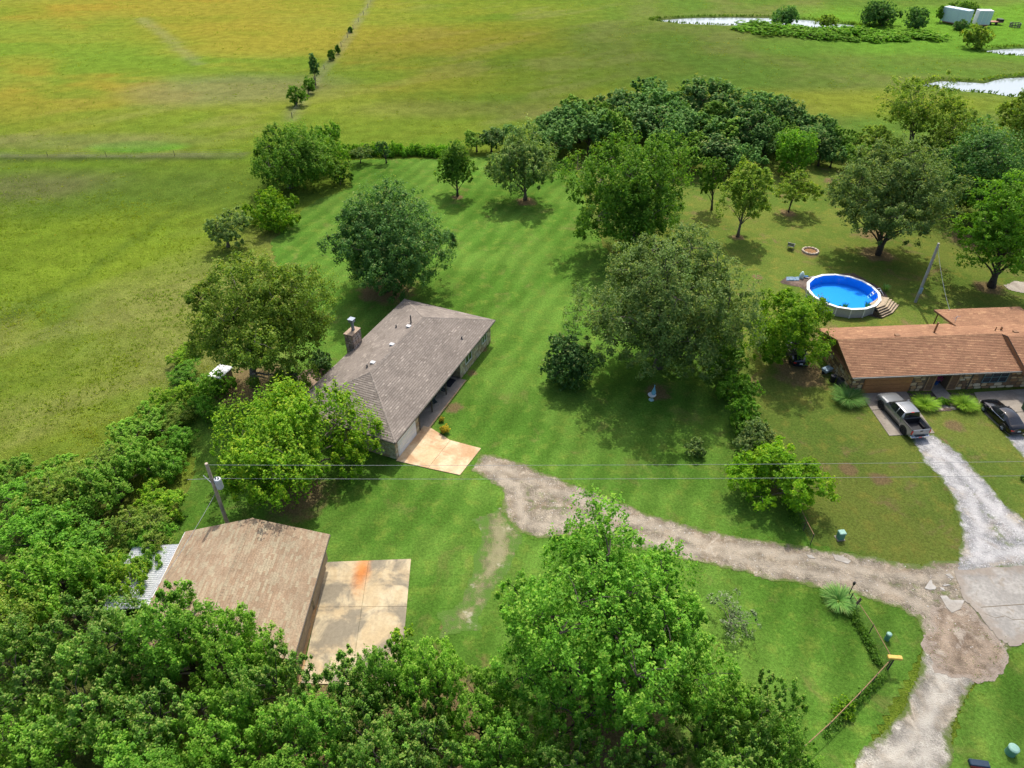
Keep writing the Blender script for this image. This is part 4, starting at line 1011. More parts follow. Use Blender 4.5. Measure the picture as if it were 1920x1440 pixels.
# porch floor and posts
m = MB(); m.prism([(PX, PORCH0 - .6), (5.95, PORCH0 - .6), (5.95, PORCH1 - .02), (PX, PORCH1 - .02)], 0.03, .09); m.build('porch_floor', M_GREYCON, hs)
m = MB(); m.prism([(5.95, PORCH0 - .6), (6.1, PORCH0 - .6), (6.02, PORCH1), (5.95, PORCH1)], .03, .096); m.build('porch_kerb', M_APRON, hs)
for yy in (-3.2, -.2): 
    m = MB(); m.cbox((5.2, yy, 1.26), (.12, .12, 2.36), .015); m.build('post', M_TRIM, hs)
# chimney on the left eave
cb = hl(668, 645, 3.0); cy = cb.y
m = MB(); m.box((-5.75, cy, 2.25), (.95, 1.55, 4.5)); ch = m.build('chimney', M_DMORTAR, hs, label='square stone chimney with a rusty cap')
for o_, dr, wd in (((-5.275, cy - .775, 0), (0, 1, 0), 1.55), ((-6.225, cy - .775, 0), (1, 0, 0), .95), ((-6.225, cy + .775, 0), (0, -1, 0), 1.55)):
    stone_wall(ch, o_, dr, wd, 2.6 if dr[1] == 1 else 0.3, 4.45, M_ST3, int(wd * 100 + dr[1]), (.4, .26))
m = MB(); m.box((-5.75, cy, 4.54), (1.05, 1.65, .09)); m.build('cap', simple('rusty_cap', (0.34, 0.25, 0.18), .8), ch)
m = MB(); m.lathe([(.2, 4.58), (.17, 4.75), (.16, 5.55)], (-5.75, cy + .2, 0), 12); fl = m.build('flue', simple('blue_grey_steel', (0.20, 0.24, 0.29), .45, .5), ch)
m = MB(); m.box((-5.75, cy + .2, 5.72), (.5, .5, .34)); m.box((-5.75, cy + .2, 5.92), (.62, .62, .05)); m.build('flue_cap', simple('blue_grey_steel_cap', (0.24, 0.28, 0.33), .45, .5), ch)
def roof_z(x, y): return min(ZE + (ex_ - abs(x)) * (ZR - ZE) / ex_, ZE + (ey_ - abs(y)) * (ZR - ZE) / 5.6)
for px, py in ((766, 612), (735, 647), (699, 680)):
    p = hl(px, py, 4.6); box_vent(hs, (p.x, p.y, roof_z(p.x, p.y)), 0, simple('pale_vent', (0.5, 0.5, 0.5), .5))
for px, py, h in ((771, 608, 1.0), (743, 614, .35), (689, 691, .35), (630, 724, .75), (866, 640, .3)):
    p = hl(px, py, 4.0); p.z = roof_z(p.x, p.y); p = hl(px, py, p.z); pipe_vent(hs, (p.x, p.y, roof_z(p.x, p.y)), h, .07)
# apron of buff concrete in two slabs, garage walk
ap = empty('concrete_apron', HM @ Vector((0, 0, 0)), R(HZ), 'buff concrete apron in front of the white garage door', 'concrete pad')
m = MB(); m.prism([(5.4, -10.55), (8.52, -10.25), (8.68, -6.18), (7.3, -5.7), (6.16, -5.35), (5.4, -5.35)], .02, .10); m.build('slab', M_APRON, ap)
m = MB(); m.prism([(8.55, -10.25), (11.55, -9.9), (11.82, -6.05), (8.71, -6.17)], .02, .10); m.build('slab', M_APRON, ap)
# patio behind
sheet('patio', [G(*p) for p in ((600, 690), (570, 694), (548, 716), (540, 740), (530, 780), (545, 790), (640, 700))], .25, .075, M_PATIO, .1, 1, 30, label='brown concrete patio behind the stone house')

# ------------------------------------------------------------------ garage in the lower left
ga = empty('detached_garage', (-19.7, 30.4, 0), R(-1.4), 'low detached garage with a tan and rose shingle roof', 'garage')
gx, gy0, gy1, gze, gzr = 5.58, -5.2, 5.25, 2.6, 4.3
shingles(ga, M_SH2, (gx, gy0, gze), (gx, gy1, gze), (0, gy0, gzr), (0, gy1, gzr), .19, .6, 21, band=False, spread=lambda r: r.random()); shingles(ga, M_SH2, (-gx, gy1, gze), (-gx, gy0, gze), (0, gy1, gzr), (0, gy0, gzr), .19, .6, 22, band=False, spread=lambda r: r.random())
ridge_caps(ga, M_SH2, (0, gy0, gzr), (0, gy1, gzr), .3, .25)
M_BRICK = simple('tan_siding', (0.30, 0.23, 0.15), .8)
m = MB()
prof = [(-5.1, 0), (5.1, 0), (5.1, gze - .02), (0, gzr - .2), (-5.1, gze - .02)]
m.add([(x, gy0 + .3, z) for x, z in prof] + [(x, gy1 - .3, z) for x, z in prof], [(0, 1, 2, 3, 4), (9, 8, 7, 6, 5), (0, 5, 6, 1), (1, 6, 7, 2), (2, 7, 8, 3), (3, 8, 9, 4), (4, 9, 5, 0)])
m.build('wall', M_BRICK, ga)
m = MB(); m.box((gx + .03, 0, gze - .06), (.05, gy1 - gy0, .11)); m.build('fascia', M_TRIM, ga); m = MB(); m.box((-gx - .03, 0, gze - .08), (.05, gy1 - gy0, .16)); m.build('fascia', M_WHITE, ga)
for yy in (-2.6, 2.2):
    m = MB(); m.box((5.13, yy, 1.08), (.08, 3.6, 2.16)); gd = m.build('garage_door', simple('beige_door', (0.42, 0.36, 0.27), .6), ga)
    for i in range(4):
        m = MB(); m.box((5.18, yy, .29 + i * .53), (.05, 3.5, .48)); m.build('panel', M_BRICK, gd)
gs = empty('concrete_pad', (-11.1, 30.8, 0), 0, 'rust-stained concrete pad beside the detached garage', 'concrete pad')
S = [G(612, 1055), G(771, 1049), G(759, 1190), G(745, 1320), G(545, 1330), G(568, 1247)]
a_, b_ = S[0], S[1]; c_, d_ = Vector((-7.5, 24.6, 0)), Vector((-14.15, 24.9, 0))
def bil(u, v): return (a_ * (1 - u) + b_ * u) * (1 - v) + (d_ * (1 - u) + c_ * u) * v
for u0, u1 in ((0, .5), (.5, 1)):
    for v0, v1 in ((0, .41), (.41, 1)):
        q = [bil(u0 + .0015, v0 + .0012), bil(u1 - .0015, v0 + .0012), bil(u1 - .0015, v1 - .0012), bil(u0 + .0015, v1 - .0012)]
        m = MB(); m.prism([(p.x + 11.1, p.y - 30.8) for p in q], 0.02, .10); m.build('slab', M_GSLAB, gs)
sheet('kerb_strip', [a_ + Vector((-.6, .1, 0)), a_, d_, d_ + Vector((-.6, 0, 0))], .2, .06, concrete('ochre_concrete', (0.42, 0.25, 0.11), (0.45, 0.3, 0.14), (0.25, 0.16, 0.08), .6), .05, 1, 33, label='ochre concrete strip along the garage wall')
# lean-to with corrugated white metal
lt = empty('lean_to', (-27.0, 32.2, 0), R(-1.4), 'white corrugated metal lean-to on the left of the detached garage', 'lean-to')
V, F = [], []
nxx = 130
for i in range(nxx + 1):
    yy = -3.0 + 5.6 * i / nxx; zz = .035 * math.sin(i * pi / 2)
    V += [(-2.1, yy, 1.95 + zz), (1.9, yy, 2.42 + zz)]
for i in range(nxx): F.append((2 * i, 2 * i + 1, 2 * i + 3, 2 * i + 2))
link('roof_sheet', np_mesh('roof_sheet', np.array(V), np.array(F), simple('white_ribbed_metal', (0.62, 0.63, 0.64), .45, .2)), lt)
m = MB(); m.box((1.98, -.2, 2.46), (.2, 5.7, .14)); m.build('edge_trim', M_WHITE, lt)
for yy in (-2.8, 2.4):
    m = MB(); m.cbox((-1.9, yy, .97), (.12, .12, 1.94), .02); m.build('post', M_BTRIM, lt)

# ------------------------------------------------------------------ the brown-roofed house on the right
BA = 3.7
BO = Vector((34.22, 55.95, 0))                          # front left wall corner
bh = empty('brown_house', BO, R(BA), 'brown-roofed stone house at the right edge with an attached garage', 'house')
BMx = Matrix.Translation(BO) @ Matrix.Rotation(R(BA), 4, 'Z'); BI = BMx.inverted()
def bl(px, py, z=0.0): return BI @ G(px, py, z)
bw, bd, bze, bzr, oh = 17.0, 7.8, 2.5, 4.0, 0.5
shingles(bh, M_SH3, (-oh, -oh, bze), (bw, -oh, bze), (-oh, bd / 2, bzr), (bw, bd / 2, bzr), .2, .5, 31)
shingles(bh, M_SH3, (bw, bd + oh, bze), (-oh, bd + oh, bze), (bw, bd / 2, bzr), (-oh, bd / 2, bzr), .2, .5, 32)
ridge_caps(bh, M_SH3, (-oh, bd / 2, bzr), (bw, bd / 2, bzr))
# raised block to the right
rb0 = bw - .05
ry, rzz, fy = bd / 2 - .9, bzr + .9 * (bzr - bze) / (bd / 2 + oh), -oh - 1.5
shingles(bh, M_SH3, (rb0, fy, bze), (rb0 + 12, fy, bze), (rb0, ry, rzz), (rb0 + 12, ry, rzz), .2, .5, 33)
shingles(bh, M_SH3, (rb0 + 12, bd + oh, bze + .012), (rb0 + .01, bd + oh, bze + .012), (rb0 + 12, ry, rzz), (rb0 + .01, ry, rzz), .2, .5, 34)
q = [(-oh - .1, bze - .25), (bd / 2, bzr - .12), (ry + .1, rzz - .06), (fy, bze - .06), (fy, bze - .25)]
m = MB(); m.add([(rb0 + .03, y, z) for y, z in q] + [(rb0 + .2, y, z) for y, z in q], [(4, 3, 2, 1, 0), (5, 6, 7, 8, 9)] + [(i, (i + 1) % 5, 5 + (i + 1) % 5, 5 + i) for i in range(5)]); m.build('verge_board', M_BTRIM, bh)
ENT0, ENT1 = bl(1741, 728).x, bl(1769, 728).x
m = MB(); m.prism([(0, 0), (ENT0, 0), (ENT0, 2.4), (ENT1, 2.4), (ENT1, 0), (bw + 12, 0), (bw + 12, bd), (0, bd)], 0, bze - .1)
wall = m.build('wall', M_DMORTAR, bh)
m = MB(); m.add([(0.02, .1, bze - .1), (0.02, bd - .1, bze - .1), (0.02, bd / 2, bzr - .2), (.2, .1, bze - .1), (.2, bd - .1, bze - .1), (.2, bd / 2, bzr - .2)], [(0, 2, 1), (3, 4, 5), (0, 3, 5, 2), (1, 2, 5, 4), (0, 1, 4, 3)]); m.build('gable', M_BTRIM, bh)
gdx0, gdx1 = bl(1614, 738).x, bl(1697, 731).x
wn0, wn1 = bl(1826, 722).x, bl(1869, 718).x
lat = [(bl(1727, 730).x, ENT0), (ENT1, bl(1787, 728).x)]
holes = [(gdx0 - .1, gdx1 + .1, 0, 2.25), (wn0 - .1, wn1 + .1, .8, 2.25), (ENT0, ENT1, 0, 3), (lat[0][0], lat[0][1], 0, 3), (lat[1][0], lat[1][1], 0, 3)]
stone_wall(wall, (0, 0, 0), (1, 0, 0), 21.5, .02, bze - .25, M_ST2, 51, (.62, .34), holes, .05)
stone_wall(wall, (0, bd, 0), (0, -1, 0), bd, .02, bze - .12, M_ST2, 52, (.62, .34), (), .05)
m = MB(); m.prism([(-oh + .03, -oh + .03), (bw + 12, -oh + .03), (bw + 12, bd + oh - .03), (-oh + .03, bd + oh - .03)], bze - .17, bze - .115); m.build('soffit', M_BTRIM, bh)
m = MB(); m.box((bw / 2 - .2, -oh - .06, bze - .07), (bw + .6, .11, .12)); m.build('gutter', simple('grey_gutter', (0.25, 0.23, 0.2), .5), bh)
for s, y0, y1 in ((1, -oh, bd / 2), (-1, bd + oh, bd / 2)):
    m = MB(); m.add([(-oh - .05, y0, bze - .16), (-oh - .05, y1, bzr - .16), (-oh - .05, y1, bzr + .03), (-oh - .05, y0, bze + .03), (-oh + .01, y0, bze - .16), (-oh + .01, y1, bzr - .16), (-oh + .01, y1, bzr + .03), (-oh + .01, y0, bze + .03)], [(0, 1, 2, 3), (7, 6, 5, 4), (0, 3, 7, 4), (1, 5, 6, 2), (3, 2, 6, 7), (0, 4, 5, 1)]); m.build('verge_board', M_BTRIM, bh)
m = MB(); m.box(((gdx0 + gdx1) / 2, .0, 1.1), (gdx1 - gdx0 + .16, .1, 2.2)); gd = m.build('garage_door', simple('orange_brown_door', (0.36, 0.165, 0.06), .6), bh, label='wide orange-brown garage door')
for i in range(4):
    m = MB(); m.box(((gdx0 + gdx1) / 2, -.07, .28 + i * .54), (gdx1 - gdx0, .05, .51)); m.build('panel', simple('orange_brown_panel', (0.36, 0.165, 0.06), .6), gd)
window(bh, ((wn0 + wn1) / 2, -.05, 1.5), wn1 - wn0, 1.35, (0, -1, 0), simple('teal_frame', (0.13, 0.20, 0.20), .5), 3, 2)
for x0, x1 in lat:
    m = MB(); m.box(((x0 + x1) / 2, -.03, .08), (x1 - x0, .1, .12)); m.box(((x0 + x1) / 2, -.03, 2.3), (x1 - x0, .1, .12))
    for xx in (x0 + .05, x1 - .05): m.box((xx, -.031, 1.19), (.1, .1, 2.1))
    sc_ = m.build('screen_panel', simple('tan_frame', (0.36, 0.22, 0.11), .6), bh)
    for i in range(11):
        m = MB(); hh = 2.05; m.box(((x0 + x1) / 2, -.02, .3 + i * .185), (x1 - x0 - .18, .04, .11), 0, tilt=(R(28), 'X')); m.build('slat', simple('brown_slat', (0.27, 0.14, 0.06), .7), sc_)
m = MB(); m.tube([(bl(1806, 725).x, -.1, bze - .1), (bl(1806, 725).x, -.1, .05)], .06, 6); m.build('downspout', M_TRIM, bh)
m = MB(); m.box(((ENT0 + ENT1) / 2, 2.37, 1.05), (1.0, .06, 2.1)); d_ = m.build('door', simple('dark_door', (0.06, 0.04, 0.03), .5), bh); m = MB(); m.box(((ENT0 + ENT1) / 2 + .4, 2.31, 1.0), (.04, .06, .16)); m.build('handle', M_METAL, d_)
m = MB(); m.prism([(ENT0, -1.6), (ENT1, -1.6), (ENT1, 2.4), (ENT0, 2.4)], .03, .09); m.build('entry_floor', M_GREYCON, bh)
# patio roof at the back
pz = 2.75
P0, P1, P2, P3 = bl(1752, 581, pz), bl(1888, 576, pz), bl(1960, 612, 3.2), bl(1797, 611, 3.05)
P1.y = P0.y
bz = lambda x, y: bzr - abs(y - bd / 2) * (bzr - bze) / (bd / 2 + oh)
P3.y = min(P3.y, bd - .6); P3.z = bz(0, P3.y) - .03; P2 = Vector((P1.x + 1.5, P3.y, P3.z)); P1.x += 1.5
shingles(bh, M_SH3, P1, P0, P2, P3, .2, .5, 35, name='patio_roof')
m = MB()
m.box(((P0.x + P1.x) / 2, P0.y + .03, pz - .1), (P1.x - P0.x, .06, .18)); m.add([P0 + Vector((-.04, 0, -.2)), P3 + Vector((-.04, 0, -.2)), P3 + Vector((-.04, 0, .02)), P0 + Vector((-.04, 0, .02)), P0 + Vector((.03, 0, -.2)), P3 + Vector((.03, 0, -.2)), P3 + Vector((.03, 0, .02)), P0 + Vector((.03, 0, .02))], [(0, 1, 2, 3), (7, 6, 5, 4), (0, 3, 7, 4), (3, 2, 6, 7), (0, 4, 5, 1), (1, 5, 6, 2)])
m.build('fascia', M_BTRIM, bh)
for xx in (P0.x + .35, (P0.x + P1.x) / 2, P1.x - .35):
    m = MB(); m.cbox((xx, P0.y - .35, pz / 2 - .1), (.12, .12, pz - .2), .02); m.build('post', M_BTRIM, bh)
for px, py, h, r_ in ((1752, 622, 1.3, .10), (1866, 619, .5, .05), (1877, 618, .45, .1)):
    p = bl(px, py, 3.7); o = pipe_vent(bh, (p.x, p.y, bz(p.x, p.y)), h, r_, M_BTRIM)
for px, py in ((1682, 629), (1903, 624)):
    p = bl(px, py, 3.85); box_vent(bh, (p.x, p.y, bz(p.x, p.y)), 0, M_BTRIM)
p = bl(1790, 604, 3.2)
m = MB(); m.tube([(p.x, p.y, 2.7), (p.x, p.y, 3.9)], .025, 5); m.tube([(p.x - .35, p.y, 3.7), (p.x + .35, p.y, 3.95)], .02, 4); m.tube([(p.x - .2, p.y - .2, 3.55), (p.x + .2, p.y + .25, 3.85)], .02, 4); m.build('antenna', M_METAL, bh)
# drives of grey concrete in front
def slab_thing(label, pts, cuts=None, mat=None, z=.09):
    P = [G(*p) for p in pts]; c = P[0].copy()
    o = empty('concrete_drive', c, 0, label, 'concrete pad')
    for i, poly in enumerate(cuts or [pts]):
        m = MB(); m.prism([(G(*p).x - c.x, G(*p).y - c.y) for p in poly], .02, z); m.build('slab', mat or M_GREYCON, o)
slab_thing('grey concrete pad under the silver pickup', [(1613, 739)], [[(1613, 739), (1697, 733), (1716, 762), (1634, 770)], [(1634.5, 771), (1716.6, 763), (1752, 813), (1667, 818)]])
slab_thing('grey concrete drive under the black car', [(1826, 737)], [[(1826, 737), (1960, 728), (1990, 770), (1846, 776)], [(1846.5, 777), (1990.5, 771), (2040, 812), (1892, 817)]])
sheet('flower_bed', [G(*p) for p in ((1700, 738), (1740, 736), (1826, 738), (1838, 760), (1800, 770), (1760, 772), (1732, 768), (1712, 750))], .2, .06, M_MULCH, .15, 1, 36, label='mulched flower bed before the brown house')
# ================================================================== VEHICLES
def paint(name, c, metal=.5, rough=.28):
    k = NM(name); k.base(c); k.p_set(Metallic=metal, Roughness=rough); k.p.inputs['Coat Weight'].default_value = .7; k.p.inputs['Coat Roughness'].default_value = .05; return k.m
M_TYRE = simple('tyre_rubber', (0.02, 0.02, 0.021), .85); M_RIM = simple('alloy_rim', (0.35, 0.36, 0.38), .35, .8); M_DRIM = simple('dark_rim', (0.03, 0.03, 0.032), .4, .5)
M_CARGLASS = NM('car_glass'); M_CARGLASS.base((0.012, 0.014, 0.018)); M_CARGLASS.p_set(Roughness=.05); M_CARGLASS.p.inputs['Specular IOR Level'].default_value = .7; M_CARGLASS = M_CARGLASS.m
M_TAIL = simple('red_lamp', (0.50, 0.02, 0.012), .25, spec=.6); M_HEAD = simple('clear_lamp', (0.7, 0.7, 0.68), .15); M_CHROME = simple('chrome', (0.6, 0.62, 0.64), .15, 1.0)
def wheel(parent, x, y, r, wdt, side, rimm):
    m = MB(); w2 = wdt / 2
    m.lathe([(r * .62, -w2), (r * .9, -w2), (r, -w2 * .7), (r, w2 * .7), (r * .9, w2), (r * .62, w2)], (x, y, r), 24, caps=False, axis='X'); wo = m.build('wheel', M_TYRE, parent)
    m = MB(); s = side; m.lathe([(r * .64, -w2 * .6 * s), (r * .64, w2 * .85 * s), (r * .56, w2 * .9 * s), (r * .5, w2 * .45 * s), (r * .16, w2 * .55 * s), (.001, w2 * .6 * s)], (x, y, r), 20, caps=False, axis='X'); m.build('rim', rimm, wo)
    m = MB()
    for i in range(5):
        a = 2 * pi * i / 5
        m.tube([(x + s * w2 * .8, y + .1 * r * cos(a), r + .1 * r * sin(a)), (x + s * w2 * .85, y + .58 * r * cos(a), r + .58 * r * sin(a))], [.05, .035], 4)
    m.build('spokes', rimm, wo)
def shell(parent, st, mats, glass_side, glass_top, name='body'):
    """lofted car shell. st: stations (y, w_sill, z_sill, w_mid, z_mid, w_belt, z_belt, w_roof, z_roof). faces above the belt become glass in the given station ranges"""
    rings = []
    for (y, ws, zs, wm, zm, wb, zb, wr, zr) in st:
        h = [(ws * .86, zs), (ws, zs + .05), (wm, zm), (wb, zb), (wr, zr - .02), (wr * .8, zr + .012), (0, zr + .03)]
        rings.append([(x, y, z) for x, z in h] + [(-x, y, z) for x, z in h[-2::-1]])
    n = len(rings[0]); body = MB(); gl = {}
    for k in range(len(rings) - 1):
        for i in range(n - 1):
            q = [rings[k][i], rings[k][i + 1], rings[k + 1][i + 1], rings[k + 1][i]]
            key = None
            if i in (3, n - 5):
                for g, (a, b) in enumerate(glass_side):
                    if a <= k < b: key = ('side_window', g, i)
            if 4 <= i <= n - 6:
                for g, (a, b, nm) in enumerate(glass_top):
                    if a <= k < b: key = (nm, 0, 0)
            if key is None: body.add(q, [(0, 3, 2, 1)])
            else: gl.setdefault(key, MB()).add(q, [(0, 3, 2, 1)])
    body.add(rings[0], [tuple(range(n))]); body.add(rings[-1], [tuple(range(n - 1, -1, -1))])
    o = body.build(name, mats, parent)
    bm = bmesh.new(); bm.from_mesh(o.data); bmesh.ops.remove_doubles(bm, verts=bm.verts, dist=.0005); bm.to_mesh(o.data); bm.free()
    o.data.polygons.foreach_set('use_smooth', [len(p.vertices) == 4 for p in o.data.polygons])
    for (nm, g, i), m in gl.items(): m.build(nm, M_CARGLASS, o)
    return o

def arches(parent, ys, x, r, z):
    for yy in ys:
        for s in (-1, 1):
            m = MB(); n_ = 14
            rings = []
            for kx in range(n_ + 1):
                a = pi * kx / n_
                rings.append([(s * x, yy + r * cos(a), z + r * sin(a)), (s * (x + .035), yy + (r + .0) * cos(a), z + (r + .0) * sin(a)), (s * (x + .03), yy + (r + .09) * cos(a), z + (r + .09) * sin(a)), (s * x, yy + (r + .1) * cos(a), z + (r + .1) * sin(a))])
            m.loft(rings); m.build('wheel_arch', M_BLACK, parent)
            m = MB(); m.lathe([(r, 0), (r, .02)], (s * (x - .005) if s > 0 else s * (x - .005) - .02, yy, z), 20, axis='X'); m.build('wheel_well', M_BLACK, parent)

# ---- silver pickup: local +y is the nose, built at the origin
pf, prr = G(1651, 766), G(1692, 813)
d = (pf - prr).normalized(); ang = math.atan2(-d.x, d.y)
mid = (pf + prr) / 2 + Vector((d.y, -d.x, 0)) * 0.86
pk = empty('pickup_truck', mid, ang, 'silver-grey crew cab pickup backed off the concrete pad', 'pickup truck')
PM = paint('silver_paint', (0.25, 0.265, 0.27), .5, .3)
st = []
for y, ws, zs, wm, zm, wb, zb, wr, zr in (
    (2.92, .72, .52, .78, .8, .74, 1.0, .62, 1.02), (2.78, .9, .48, .94, .85, .9, 1.12, .82, 1.16), (2.3, .96, .45, .99, .9, .95, 1.18, .86, 1.24), (1.45, .97, .42, 1.0, .9, .97, 1.24, .88, 1.30),
    (1.25, .97, .42, 1.0, .9, .97, 1.25, .86, 1.36), (.55, .97, .42, 1.0, .9, .97, 1.27, .76, 1.84), (.4, .97, .42, 1.0, .9, .97, 1.27, .75, 1.88), (-.2, .97, .42, 1.0, .9, .97, 1.28, .75, 1.92),
    (-.3, .97, .42, 1.0, .9, .97, 1.28, .75, 1.92), (-.98, .97, .42, 1.0, .9, .97, 1.29, .74, 1.90), (-1.1, .97, .42, 1.0, .9, .97, 1.29, .73, 1.86), (-1.25, .96, .42, .99, .9, .96, 1.30, .85, 1.33)):
    st.append((y, ws, zs, wm, zm, wb, zb, wr, zr))
bo = shell(pk, st, PM, [(4, 7), (8, 9)], [(4, 5, 'windshield'), (10, 11, 'rear_window')])
for s in (-1, 1):                                       # bed sides
    m = MB(); prof = [(-1.25, .45), (-2.88, .5), (-2.88, 1.27), (-1.25, 1.29)]
    m.add([(s * .99, y, z) for y, z in prof] + [(s * .87, y, z) for y, z in prof], [(0, 1, 2, 3), (7, 6, 5, 4), (0, 4, 5, 1), (1, 5, 6, 2), (2, 6, 7, 3), (3, 7, 4, 0)]); bs = m.build('bed_side', PM, pk)
    m = MB(); m.box((s * .93, -2.06, 1.305), (.15, 1.62, .035)); m.build('rail_cap', M_BLACK, bs)
    m = MB(); m.box((s * .78, -1.95, .84), (.2, .85, .3), taper=.85); m.build('wheel_hump', M_BLACK, bs)
m = MB(); m.box((0, -2.07, .72), (1.76, 1.6, .05)); m.build('bed_floor', simple('bed_liner', (0.02, 0.021, 0.025), .6), pk)
m = MB(); m.box((0, -1.3, .98), (1.74, .06, .6)); m.build('bed_front', M_BLACK, pk)
m = MB(); m.cbox((0, -2.9, .96), (1.74, .09, .66), .03); tg = m.build('tailgate', PM, pk); m = MB(); m.box((0, -2.955, 1.14), (.26, .03, .1)); m.build('handle', M_BLACK, tg)
m = MB(); m.cbox((0, -2.98, .52), (1.9, .24, .2), .04); bp = m.build('rear_bumper', M_CHROME, pk); m = MB(); m.box((0, -2.99, .63), (1.0, .23, .03)); m.build('step_pad', M_BLACK, bp)
m = MB(); m.box((0, -3.11, .52), (.31, .015, .15)); m.build('licence_plate', simple('red_white_plate', (0.6, 0.12, 0.1), .4), pk)
for s in (-1, 1):
    m = MB(); m.cbox((s * .9, -2.9, 1.02), (.17, .12, .38), .03); m.build('tail_light', M_TAIL, pk)
    m = MB(); m.cbox((s * .74, 2.84, .96), (.3, .16, .18), .03); m.build('headlight', M_HEAD, pk)
    m = MB(); m.cbox((s * 1.12, 1.12, 1.36), (.24, .12, .22), .03); mo = m.build('mirror', PM, pk); m = MB(); m.box((s * 1.0, 1.14, 1.3), (.1, .05, .05)); m.build('arm', M_BLACK, mo)
    for yy in (.2, -.75):
        m = MB(); m.box((s * 1.005, yy - .25, 1.12), (.03, .16, .035)); m.build('door_handle', PM, pk)
    m = MB(); m.box((s * .92, 0, .36), (.18, 2.1, .06)); m.build('running_board', M_BLACK, pk)
m = MB(); m.box((0, 2.9, .82), (1.1, .06, .3)); m.build('grille', M_BLACK, pk); m = MB(); m.cbox((0, 2.9, .52), (1.8, .2, .2), .04); m.build('front_bumper', M_CHROME, pk)
m = MB(); m.box((0, -1.1, 1.885), (.3, .07, .035)); m.build('brake_light', M_TAIL, pk)
for i in range(5):
    m = MB(); m.box((-.48 + i * .24, -.28, 1.945), (.05, 1.15, .012)); m.build('roof_rib', PM, bo)
for y in (1.85, -1.9):
    for s in (-1, 1): wheel(pk, s * .88, y, .42, .3, s, M_DRIM)
arches(pk, (1.85, -1.9), .975, .47, .42)

# ---- black sedan
def sedan(name, label, loc, ang, pm, rimm):
    o = empty(name, loc, ang, label, 'car')
    st = [(2.32, .5, .34, .6, .52, .58, .66, .45, .68), (2.2, .76, .28, .8, .55, .76, .74, .62, .77), (1.85, .86, .24, .89, .58, .84, .82, .7, .87), (1.3, .88, .22, .91, .6, .87, .88, .74, .95), (.95, .88, .22, .92, .62, .88, .91, .74, 1.0),
          (.15, .88, .22, .92, .62, .87, .94, .6, 1.40), (-.05, .88, .22, .92, .62, .87, .94, .59, 1.43), (-.55, .88, .22, .92, .62, .87, .95, .58, 1.46), (-.65, .88, .22, .92, .62, .87, .95, .58, 1.46), (-1.05, .88, .22, .92, .62, .86, .96, .57, 1.42), (-1.25, .88, .22, .91, .62, .86, .97, .58, 1.36), (-1.95, .87, .24, .9, .62, .83, .97, .66, 1.05), (-2.3, .82, .28, .86, .62, .78, .93, .66, .99), (-2.42, .74, .36, .78, .6, .7, .84, .6, .88)]
    b = shell(o, st, pm, [(4, 7), (8, 10)], [(4, 5, 'windshield'), (10, 11, 'rear_window')])
    for s in (-1, 1):
        m = MB(); m.cbox((s * .66, -2.36, .74), (.3, .14, .15), .03); m.build('tail_light', M_TAIL, o)
        m = MB(); m.cbox((s * .66, 2.16, .62), (.26, .2, .12), .03); m.build('headlight', M_HEAD, o)
        m = MB(); m.cbox((s * .97, .72, .98), (.18, .1, .13), .02); m.build('mirror', pm, o)
        m = MB(); m.tube([(s * .885, .9, .935), (s * .88, -.2, .965), (s * .865, -1.2, .985)], .016, 5); m.build('chrome_trim', M_CHROME, o)
        for yy in (.0, -.85):
            m = MB(); m.box((s * .925, yy - .2, .78), (.02, .16, .03)); m.build('door_handle', pm, o)
    m = MB(); m.box((0, -2.43, .62), (.32, .015, .14)); m.build('licence_plate', simple('pale_plate', (0.6, 0.65, 0.66), .4), o)
    m = MB(); m.cbox((0, -2.38, .42), (1.5, .14, .16), .04); m.build('rear_bumper', pm, o)
    m = MB(); m.box((0, 2.33, .5), (.8, .04, .16)); m.build('grille', M_BLACK, o)
    for y in (1.42, -1.42):
        for s in (-1, 1): wheel(o, s * .82, y, .33, .22, s, rimm)
    arches(o, (1.42, -1.42), .885, .37, .34)
    return o
pf, prr = G(1843, 771), G(1877, 806); d = (pf - prr).normalized(); ang = math.atan2(-d.x, d.y)
sedan('sedan_car', 'glossy black sedan on the concrete drive at the right edge', (pf + prr) / 2 + Vector((d.y, -d.x, 0)) * .82, ang, paint('black_paint', (0.006, 0.006, 0.008), .2, .12), M_RIM)
c = G(1500, 686); sedan('sedan_car', 'dark blue car half hidden under the tree by the brown house', Vector((c.x, c.y + 1.9, 0)), R(-4), paint('navy_paint', (0.008, 0.014, 0.03), .3, .15), M_DRIM)
